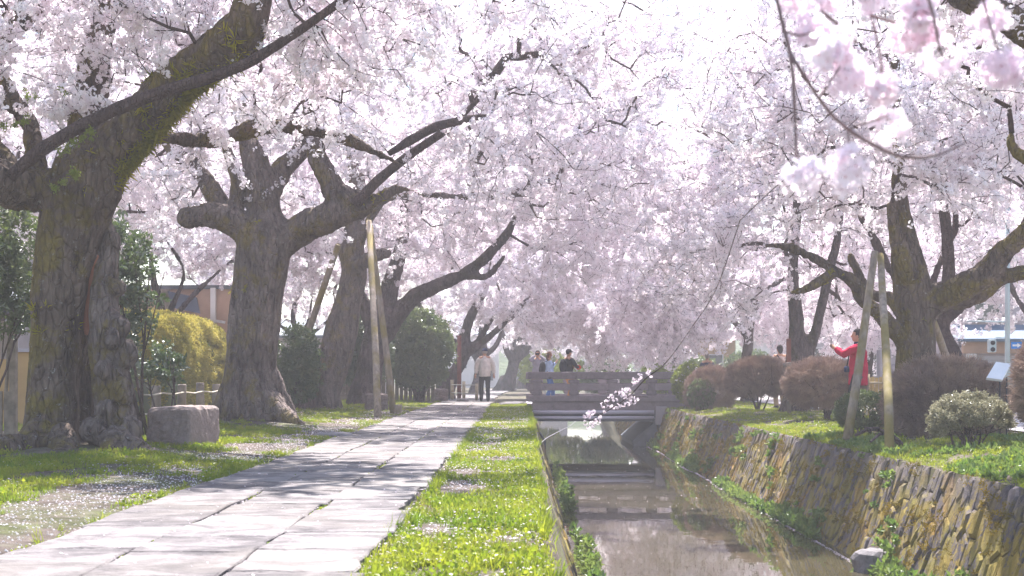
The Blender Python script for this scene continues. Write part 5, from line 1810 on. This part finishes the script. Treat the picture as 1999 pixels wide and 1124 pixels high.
mb = MB(); mb.box((18.0, 55.75, .8), (.34, .3, 1.9), bev=.02); fit(mb.build('gate_pillar', M['plaster_white'], None), h, hb2)
# street lamp pole with signal and arrow
d = 34.0
pb = Vector((P(1967, 0, d).x, d, 0))
t = empty('signal_pole', pb, 'pale blue-grey street pole with a pedestrian signal and a one-way arrow plate', 'pole')
mb = MB(); mb.tube([pb, pb + Vector((0, 0, 2.6)), pb + Vector((0, 0, 5.2))], [.062, .058, .05], 14); fit(mb.build('mast', M['pale_metal'], None, True), t, pb)
mb = MB(); mb.tube([P(1967, 628, d), P(1888, 627, d)], .02, 8); fit(mb.build('arm', M['pale_metal'], None, True), t, pb)
mb = MB(); mb.box(P(1936.5, 675, d) + Vector((0, .0, 0)), (.185, .14, .31), bev=.02); mb.tube([P(1944, 659, d), P(1966, 659, d)], .015, 6)
s = fit(mb.build('signal_box', M['pale_metal'], None), t, pb)
for py in (669, 682):
    mb = MB(); c = P(1936.5, py, d); mb.tube([c + Vector((0, -.085, 0)), c + Vector((0, -.068, 0))], .055, 16)
    g = mb.build('lens', M['dark_metal'], None, True); fit(g, s, pb)
    g.parent = s; g.matrix_parent_inverse = Matrix.Translation(-pb) if False else s.matrix_world.inverted()
c = P(1984, 674, d)
mb = MB(); mb.box(c + Vector((0, -.02, 0)), (.255, .012, .165)); s = fit(mb.build('arrow_plate', M['sign_blue'], None), t, pb)
mb = MB(); y = c.y - .030
A_ = [(-.095, -.022), (.02, -.022), (.02, -.055), (.10, 0), (.02, .055), (.02, .022), (-.095, .022)]
V = [(c.x + a, y, c.z + b) for a, b in A_] + [(c.x + a, y + .003, c.z + b) for a, b in A_]
mb.add(V, [(0,1,5,6), (2,3,4), (1,2,4,5)] + [(i, 7+i, 7+(i+1) % 7, (i+1) % 7) for i in range(7)])
g = fit(mb.build('arrow', M['white_paint'], None), t, pb)

# information board on the right bank
d = 18.6
q = P(1951, 740, d); q.z = 0
t = empty('information_board', q, 'small tilted white information board on a thin black post by the widest shrub', 'sign')
mb = MB()
for k, px in enumerate((1952, 1968)):
    mb.tube([Vector((P(px, 0, d).x, d + .05 * k, 0)), Vector((P(px, 0, d).x, d + .05 * k, .84))], .012, 8)
fit(mb.build('post', M['dark_metal'], None, True), t, q)
V = [P(1926, 737, d - .12), P(1957, 741, d - .15), P(1974, 710, d + .16), P(1945, 706, d + .18)]
nn = (V[1] - V[0]).cross(V[3] - V[0]).normalized()
V += [v - nn * .035 for v in V]
mb = MB(); mb.add(V, [(0,1,2,3), (7,6,5,4), (0,4,5,1), (1,5,6,2), (2,6,7,3), (3,7,4,0)])
fit(mb.build('panel', M['white_paint'], None), t, q)

# fences on the right
b0 = Vector((8.2, 30, 0))
t = empty('board_fence', b0, 'yellow board fence with a pale bamboo rail, between the red jacket and the mossy trunk', 'fence')
for i in range(11):
    x = P(1684 + i * 7.6, 0, 30).x
    mb = MB(); mb.box((x, 30.1, .36), (.068, .02, .94 + .03 * (i % 2))); fit(mb.build('board', M['wood_yellow'], None), t, b0)
mb = MB(); mb.tube([P(1680, 747, 29.9), P(1766, 748, 29.9)], .022, 8); fit(mb.build('rail', M['wood_pale'], None, True), t, b0)
for i in range(3):
    mb = MB(); mb.tube([P(1695 + 31 * i, 790, 30), P(1695 + 31 * i, 730, 30)], .035, 8); fit(mb.build('fence_post', M['wood_pale'], None, True), t, b0)
rows = [(1586, 36, .26, .68), (1610, 46, .14, 1.0), (1622, 46, .14, 1.05), (1634, 46, .14, 1.0), (1646, 46, .14, 1.0), (1726, 31, .26, 1.25), (1742, 31, .16, .9), (1836, 27, .30, 1.05), (1562, 46, .14, .95), (1598, 46, .14, 1.0)]
for k, (px, d, w_, zt) in enumerate(rows):
    x = P(px, 0, d).x
    mb = MB(); mb.box((x, d, zt/2 + .1), (w_, w_, zt + .2), bev=.02); mb.box((x, d, zt + .21), (w_ * .8, w_ * .8, .03), bev=.01)
    lab = {0: 'squat grey granite pillar right of the V-forked trunk', 5: 'tall pale granite pillar between the mossy prop and the spreading tree', 6: 'narrow pale pillar touching the left side of the spreading trunk', 7: 'pale granite pillar between the spreading trunk and the purple-brown trunk'}.get(k)
    tag(mb.build('granite_pillar', M['concrete_pale']), lab or 'slim pale granite post of the row behind the man in red', 'pillar', None if lab else 'slim granite posts behind the man in red')
# wooden marker with a flat cap, and a red-brown board behind it
d = 31.5
q = P(1541, 0, d); q.z = 0
t = empty('wooden_marker', q, 'short wooden post with a flat round cap between two brown shrubs', 'marker post')
mb = MB(); mb.tube([q, q + Vector((0, 0, 1.05))], .05, 10); fit(mb.build('post', M['wood_grey'], None, True), t, q)
mb = MB(); mb.tube([q + Vector((0, 0, 1.05)), q + Vector((0, 0, 1.13)), q + Vector((0, 0, 1.17))], [.13, .14, .08], 14); fit(mb.build('cap', M['wood_grey'], None, True), t, q)
d = 33.2
q = P(1540, 0, d); q.z = 0
t = empty('notice_board', q, 'narrow red-brown wooden notice board in front of the V-forked trunk', 'sign')
mb = MB(); mb.box((q.x, d, 1.45), (.11, .04, .58), bev=.01); fit(mb.build('board', M['red_pole'], None), t, q)
mb = MB(); mb.box((q.x, d + .04, .6), (.05, .05, 1.4)); fit(mb.build('post', M['red_pole'], None), t, q)

# left edge: timber gate shelter and garden wall
d = 20.5
q = Vector((P(10, 0, d).x, d, 0))
t = empty('timber_shelter', q, 'weathered timber shelter with a grey roof at the left picture edge', 'shelter')
for (px, w_, z1, dd) in ((27, .09, 1.75, 0), (-40, .10, 1.75, 0), (-90, .1, 1.75, 0)):
    mb = MB(); mb.box((P(px, 0, d).x, d + dd, z1/2), (w_, .1, z1)); fit(mb.build('post', M['wood_grey'], None), t, q)
mb = MB(); mb.box((P(-35, 0, d).x, d + .08, 1.38), (.86, .04, .55)); fit(mb.build('panel', M['plaster_mauve'], None), t, q)
mb = MB(); mb.tube([P(10, 800, d), P(22, 625, d)], .03, 6); fit(mb.build('brace', M['wood_grey'], None), t, q)
for i in range(4):
    mb = MB(); mb.box((P(22 - 24 * i, 0, d).x, d - .06, .28), (.15, .03, .72)); fit(mb.build('board', M['wood_grey'], None), t, q)
V = [(-8.4, 19.6, 1.72), (-6.95, 19.6, 1.72), (-6.95, 20.7, 2.05), (-8.4, 20.7, 2.05)]
V += [(a, b, c_ + .06) for (a, b, c_) in V]
mb = MB(); mb.add(V, [(0,3,2,1), (4,5,6,7), (0,1,5,4), (1,2,6,5), (2,3,7,6), (3,0,4,7)]); fit(mb.build('roof', M['roof_grey'], None), t, q)
mb = MB(); mb.box((-9.35, 24.5, .62), (4.4, .2, 1.3)); o = mb.build('garden_wall', M['plaster_tan'])
tag(o, 'tan plastered garden wall behind the timber shelter', 'wall')
mb = MB(); mb.box((-9.35, 24.5, 1.302), (4.5, .32, .06)); c = mb.build('coping', M['concrete_pale'], None); c.parent = o
# pale plank fence behind the leaning trunk
b0 = Vector((-5, 47, 0))
t = empty('plank_fence', b0, 'pale upright plank fence behind the leaning trunk and dark forked tree', 'fence')
for i in range(26):
    mb = MB(); mb.box((-6.6 + i * .155, 49, .52), (.13, .03, 1.15 + rg.uniform(-.06, .06)), bev=.005); fit(mb.build('plank', M['wood_grey'], None), t, b0)
mb = MB(); mb.box((-4.6, 49.05, .8), (4.2, .05, .09)); fit(mb.build('rail', M['wood_pale'], None), t, b0)

# wooded hills behind everything
V = []; F = []
nx, ny = 90, 14
for j in range(ny):
    for i in range(nx):
        x = -350 + 700 * i / (nx - 1); y = 150 + 14 * j
        s = math.sin(math.pi * j / (ny - 1))
        z = s * (8.5 + 5 * (mnoise.noise(Vector((x * .012, y * .01, 2))) + .5 * mnoise.noise(Vector((x * .05, y * .05, 5))))) - 2
        V.append((x, y, max(z, -2)))
for j in range(ny - 1):
    for i in range(nx - 1):
        a = j*nx + i; F.append((a, a+1, a+nx+1, a+nx))
t_ = NT('hill_woods'); w = t_.world()
hm = t_.bsdf(t_.ramp(t_.noise(w, .09, 8, .75), [(.35, (.030, .050, .022)), (.6, (.075, .10, .04)), (.75, (.16, .14, .12))]), .95, t_.bump(t_.noise(w, .25, 6), 1.0, 4.0), .05)
tag(link_mesh('hill', new_mesh('hill', V, F, [hm], True)), kind='structure')

# ------------------------------------------------------------------ haze
HAZE = 0.0025
if HAZE > 0:
    mb = MB(); mb.box((0, 445, 6.75), (1500, 930, 19.5))
    hz = NT('haze'); pv = hz.t.nodes.new('ShaderNodeVolumePrincipled')
    pv.inputs['Color'].default_value = (0.97, 0.92, 0.95, 1); pv.inputs['Density'].default_value = HAZE
    pv.inputs['Anisotropy'].default_value = 0.0
    hz.l(pv.outputs[0], hz.out.inputs['Volume'])
    tag(mb.build('haze', hz.mat), kind='stuff')
# ------------------------------------------------------------------ people
def cloth(name, col, var=.12, sc=9):
    return _simple(name, col, .9, var, sc, .1, .3, 60)
for nm, c in (('skin', (.48, .27, .19)), ('hair_black', (.02, .015, .018)), ('hair_brown', (.12, .05, .03)), ('hair_grey', (.30, .27, .26)), ('cream', (.62, .57, .54)), ('black_cloth', (.022, .020, .028)),
              ('navy', (.025, .035, .09)), ('light_blue', (.36, .46, .66)), ('denim', (.06, .12, .28)), ('red_coat', (.44, .012, .055)), ('pink_shirt', (.58, .45, .43)), ('orange_cloth', (.45, .22, .08)),
              ('red_bag', (.55, .06, .03)), ('khaki', (.30, .23, .15)), ('mask_white', (.75, .75, .78)), ('grey_shirt', (.30, .28, .33))):
    cloth(nm, c)

def ik(a, b, l1, l2, hint):
    a, b = Vector(a), Vector(b); v = b - a; L = min(v.length, l1 + l2 - .004); v = v.normalized(); b = a + v * L
    x = (l1*l1 - l2*l2 + L*L) / (2*L); h = math.sqrt(max(0, l1*l1 - x*x))
    hv = Vector(hint); hv = (hv - v * hv.dot(v)).normalized()
    return a + v * x + hv * h, b

def person(label, loc, heading, H, hands, feet=((-.10, .02), (.10, -.02)), top='cream', legs='black_cloth', hair='hair_black', hairlen=.0, cap=None, lean=0.0, loose=1.0,
           head_turn=0.0, head_tilt=0.0, open_front=None, seed=0, long_top=False, thin=1.0):
    """heading: direction faced, radians from +Y; hands: local targets; body is one continuous surface, clothes are shells over it"""
    s = H / 1.72
    t = empty('person', loc, label, 'person', rz=heading)
    def S(x, y, z): return Vector((x * s, y * s, z * s))
    ly = lean
    hip = [S(-.095, 0, .90), S(.095, 0, .90)]
    knee = []; foot = []
    for k in range(2):
        f = S(feet[k][0], feet[k][1], .08)
        kn, f2 = ik(hip[k], f, .43 * s, .42 * s, (0, 1, 0))
        knee.append(kn); foot.append(f2)
    sh = [S(-.175 * thin, ly * .9, 1.40), S(.175 * thin, ly * .9, 1.40)]
    elb = []; wri = []
    for k in range(2):
        e_, w_ = ik(sh[k], S(*hands[k]), .29 * s, .25 * s, ((-1, .1, -.9) if k == 0 else (1, .1, -.9)))
        elb.append(e_); wri.append(w_)
    neck0 = S(0, ly * .95, 1.42); neck1 = S(0, ly * 1.1 + .01, 1.52)
    hc = S(0, ly * 1.2 + .02, 1.60)
    R = Matrix.Rotation(head_turn, 3, 'Z') @ Matrix.Rotation(head_tilt, 3, 'X')
    b = MB()
    b.tube([S(0, 0, .86), S(0, .0, 1.0), S(0, ly * .5, 1.15), S(0, ly * .8, 1.32), S(0, ly * .95, 1.42)], [.12*s, .115*s, .11*s, .13*s, .09*s], 14)
    b.tube([sh[0], S(0, ly * .9, 1.40), sh[1]], [.06*s, .08*s, .06*s], 10)
    for k in range(2):
        b.tube([hip[k], hip[k].lerp(knee[k], .5), knee[k], knee[k].lerp(foot[k], .35), foot[k]], [.085*s, .07*s, .052*s, .052*s, .035*s], 10)
        b.tube([foot[k] + S(0, -.04, -.045), foot[k] + S(0, .08, -.045), foot[k] + S(0, .16, -.055)], [.035*s, .035*s, .022*s], 8)
        b.tube([sh[k], elb[k], wri[k]], [.048*s, .038*s, .025*s], 10)
        # palm and fingers
        dr = (wri[k] - elb[k]).normalized(); sd = dr.cross(Vector((0, 1, .2))).normalized() if abs(dr.y) < .9 else Vector((1, 0, 0))
        up = sd.cross(dr)
        pal = wri[k] + dr * .045 * s
        b.tube([wri[k], pal, wri[k] + dr * .09 * s], [.023*s, .032*s, .026*s], 8)
        for fi in range(4):
            o0 = wri[k] + dr * .085 * s + sd * (fi - 1.5) * .017 * s
            ln = (.060, .070, .066, .052)[fi] * s
            b.tube([o0 - dr * .02 * s, o0 + dr * ln * .55, o0 + dr * ln * .85 + up * ln * .35], [.0085*s, .0080*s, .0065*s], 6)
        o0 = wri[k] + dr * .03 * s - sd * .022 * s
        b.tube([o0, o0 - sd * .022 * s + dr * .025 * s, o0 - sd * .028 * s + dr * .052 * s], [.011*s, .010*s, .008*s], 6)
    b.tube([neck0, neck1, hc], [.055*s, .05*s, .05*s], 10)
    b.ell(hc, (.076*s, .094*s, .112*s), 16, 12, R)
    b.ell(hc + R @ S(0, .035, -.055), (.052*s, .058*s, .055*s), 10, 8, R)
    b.tube([hc + R @ S(0, .085, .015), hc + R @ S(0, .112, -.022)], [.010*s, .016*s], 8)
    for k in (-1, 1):
        b.ell(hc + R @ S(.078*k, -.005, -.005), (.012*s, .022*s, .032*s), 8, 6, R)
    body = blob('body', b, .011 * s, [M['skin']], t, 3)
    # facial features
    for k in (-1, 1):
        m = MB(); m.ell(hc + R @ S(.030*k, .084, .012), (.012*s, .006*s, .007*s), 8, 6, R); m.build('eye', M['hair_black'], t, True)
    m = MB(); m.ell(hc + R @ S(0, .090, -.060), (.022*s, .006*s, .006*s), 8, 6, R); m.build('mouth', M['red_pole'], t, True)
    # hair
    m = MB(); m.ell(hc + R @ S(0, -.012, .022), (.086*s, .098*s, .108*s), 16, 12, R)
    if hairlen: m.ell(hc + R @ S(0, -.055, -.05 * hairlen), (.075*s, .05*s, (.09 + .06*hairlen)*s), 12, 10, R)
    # cut the face free
    keep = []
    V2 = []
    for v in m.V:
        q = R.inverted() @ (Vector(v) - hc)
        if q.y > .045*s and q.z < .055*s: q.y = .03 * s; q.x *= .8
        V2.append(tuple(R @ q + hc))
    m.V = V2
    m.build('hair', M[hair], t, True)
    if cap:
        m = MB(); m.ell(hc + R @ S(0, -.008, .045), (.092*s, .105*s, .085*s), 16, 10, R); m.tube([hc + R @ S(-.06, .085, .045), hc + R @ S(0, .15, .04), hc + R @ S(.06, .085, .045)], [.012*s, .014*s, .012*s], 8)
        m.build('cap', M[cap], t, True)
    # trousers
    m = MB()
    m.tube([S(0, 0, .84), S(0, 0, .93), S(0, 0, 1.0)], [.135*s, .14*s, .125*s], 14)
    for k in range(2):
        m.tube([hip[k], hip[k].lerp(knee[k], .5), knee[k], knee[k].lerp(foot[k], .5), foot[k] + S(0, 0, -.02)], [.105*s, .09*s, .076*s, .07*s, .064*s], 12)
    blob('trousers', m, .015 * s, [M[legs]], t, 3)
    for k in range(2):
        m = MB(); m.tube([foot[k] + S(0, -.06, -.04), foot[k] + S(0, .06, -.04), foot[k] + S(0, .17, -.052)], [.045*s, .045*s, .028*s], 10)
        m.build('shoe', M['black_cloth'], t, True)
    # jacket or shirt
    m = MB(); w1 = loose
    z0 = .72 if long_top else .80
    m.tube([S(0, 0, z0), S(0, 0, z0 + .03), S(0, ly*.2, .95), S(0, ly*.5, 1.12), S(0, ly*.8, 1.30), S(0, ly*.95, 1.41)], [.155*s*w1, .16*s*w1, .158*s*w1, .155*s*w1, .155*s, .105*s], 16)
    for k in range(2):
        sx = -1 if k == 0 else 1
        m.ell(S(sx * .085, 0, 1.02), (.095*s*w1, .105*s, .22*s), 12, 8); m.ell(S(sx * .095 * thin, ly*.85, 1.28), (.10*s, .105*s, .14*s), 12, 8)
        m.tube([sh[k] + S(-sx*.03, 0, -.01), sh[k].lerp(elb[k], .5), elb[k], wri[k].lerp(elb[k], .10)], [.078*s, .072*s*w1, .064*s*w1, .050*s*w1], 12)
    m.tube([neck0 + S(0, 0, -.02), neck0 + S(0, 0, .035)], [.085*s, .068*s], 12)
    jk = blob('jacket', m, .015 * s, [M[top]], t, 4, lambda c: .012 * mnoise.noise(Vector((c.x * 9, c.y * 9, c.z * 5 + seed))) + .006 * mnoise.noise(c * 22))
    t['_s'] = s
    return t, s, hc, wri, S
def extra(t, name, mat, fn, smooth=True):
    m = MB(); fn(m); return m.build(name, M[mat], t, smooth)

hd = math.radians
# the walker, seen from behind
t, s, hc, wr, S = person('elderly man seen from behind walking away in a cream jacket, black trousers and navy cap', (P(947, 0, 49).x, 49, .0), hd(4), 1.83,
    ((-.30, .06, .84), (.31, -.02, .80)), ((-.11, .17), (.10, -.10)), 'cream', 'black_cloth', 'hair_grey', 0, 'navy', loose=1.22, seed=1, thin=1.06)
# woman on the bridge, facing right
t, s, hc, wr, S = person('woman with reddish hair, white mask and pale blue shirt on the bridge', (P(1072, 0, 44.6).x, 44.6, .05), hd(-80), 1.58,
    ((-.08, .26, 1.36), (.22, .10, .86)), ((-.08, .16), (.09, -.12)), 'light_blue', 'denim', 'hair_brown', .8, seed=2, head_tilt=-.12)
extra(t, 'backpack', 'black_cloth', lambda m: (m.ell(S(0, -.22, 1.18), (.16*s, .11*s, .22*s), 14, 10), m.ell(S(0, -.30, 1.10), (.11*s, .05*s, .12*s), 12, 8)))
for k in (-1, 1):
    extra(t, 'strap', 'black_cloth', lambda m: m.tube([S(.10*k, -.14, 1.36), S(.12*k, -.02, 1.47), S(.12*k, .13, 1.34), S(.15*k, .10, 1.12), S(.14*k, -.12, 1.02)], .016*s, 8))
extra(t, 'face_mask', 'mask_white', lambda m: m.ell(hc + S(0, .062, -.048), (.055*s, .045*s, .05*s), 12, 8))
# man on the bridge
t, s, hc, wr, S = person('man in a black jacket and dark cap on the bridge holding a red bag', (P(1110, 0, 44.3).x, 44.3, .05), hd(-62), 1.66,
    ((-.10, .30, 1.14), (.12, .30, 1.12)), ((-.10, .14), (.10, -.08)), 'black_cloth', 'orange_cloth', 'hair_black', 0, 'black_cloth', seed=3, head_tilt=-.1)
extra(t, 'shirt', 'khaki', lambda m: m.ell(S(.04, .10, 1.22), (.10*s, .085*s, .18*s), 12, 10))
extra(t, 'backpack', 'black_cloth', lambda m: m.ell(S(0, -.20, 1.17), (.16*s, .11*s, .23*s), 14, 10))
extra(t, 'red_bag', 'red_bag', lambda m: m.box(S(.01, .38, 1.13), (.20*s, .10*s, .15*s), bev=.03))
# person with raised camera behind them
t, s, hc, wr, S = person('person in a grey top raising a camera, half hidden behind the woman on the bridge', (P(1050, 0, 45.7).x, 45.7, .05), hd(178), 1.64,
    ((-.07, .20, 1.55), (.07, .20, 1.55)), ((-.10, 0), (.10, .02)), 'grey_shirt', 'khaki', 'hair_black', .3, seed=4)
extra(t, 'camera', 'black_cloth', lambda m: (m.box(S(0, .25, 1.60), (.13*s, .05*s, .08*s), bev=.01), m.tube([S(0, .27, 1.60), S(0, .33, 1.60)], .03*s, 10)))
# man in red holding up a phone
t, s, hc, wr, S = person('man in a crimson coat holding up a phone in both hands on the right bank', (P(1676, 0, 24.8).x, 24.8, .0), hd(76), 1.68,
    ((-.06, .40, 1.38), (.08, .40, 1.37)), ((-.11, .06), (.11, -.04)), 'red_coat', 'black_cloth', 'hair_black', .1, seed=5, long_top=True, loose=1.06)
extra(t, 'phone', 'dark_metal', lambda m: m.box(S(.01, .475, 1.475), (.075*s, .012*s, .155*s), bev=.004))
extra(t, 'collar', 'navy', lambda m: m.tube([S(0, 0, 1.40), S(0, .01, 1.49)], [.088*s, .070*s], 14))
extra(t, 'camera', 'navy', lambda m: m.box(S(0, .20, 1.00), (.16*s, .10*s, .11*s), bev=.02))
extra(t, 'neck_strap', 'black_cloth', lambda m: m.tube([S(-.07, .06, 1.45), S(-.09, .16, 1.25), S(-.03, .20, 1.05)], .012*s, 6))
# person with short dark hair, back to the camera
t, s, hc, wr, S = person('person with short dark hair and pale pink shirt, back turned, behind the brown shrubs', (P(1523, 0, 38).x, 38, .0), hd(12), 1.70,
    ((-.24, .10, .90), (.24, .10, .90)), ((-.10, 0), (.10, 0)), 'pink_shirt', 'khaki', 'hair_black', .3, seed=6, loose=1.1)
extra(t, 'bag_strap', 'black_cloth', lambda m: m.tube([S(-.12, .06, 1.42), S(-.11, -.08, 1.44), S(0, -.175, 1.25), S(.12, -.17, 1.0)], .014*s, 6))
# person in navy with grey hair
t, s, hc, wr, S = person('grey-haired person in a navy jacket seen from behind beyond the lime bush', (P(1381, 0, 46).x, 46, .0), hd(-8), 1.60,
    ((-.25, .08, .86), (.25, .08, .86)), ((-.10, 0), (.10, 0)), 'navy', 'black_cloth', 'hair_grey', 0, seed=7, loose=1.05)
extra(t, 'bag_strap', 'red_pole', lambda m: m.tube([S(.12, .06, 1.42), S(.11, -.08, 1.44), S(0, -.175, 1.25), S(-.12, -.17, 1.0)], .014*s, 6))
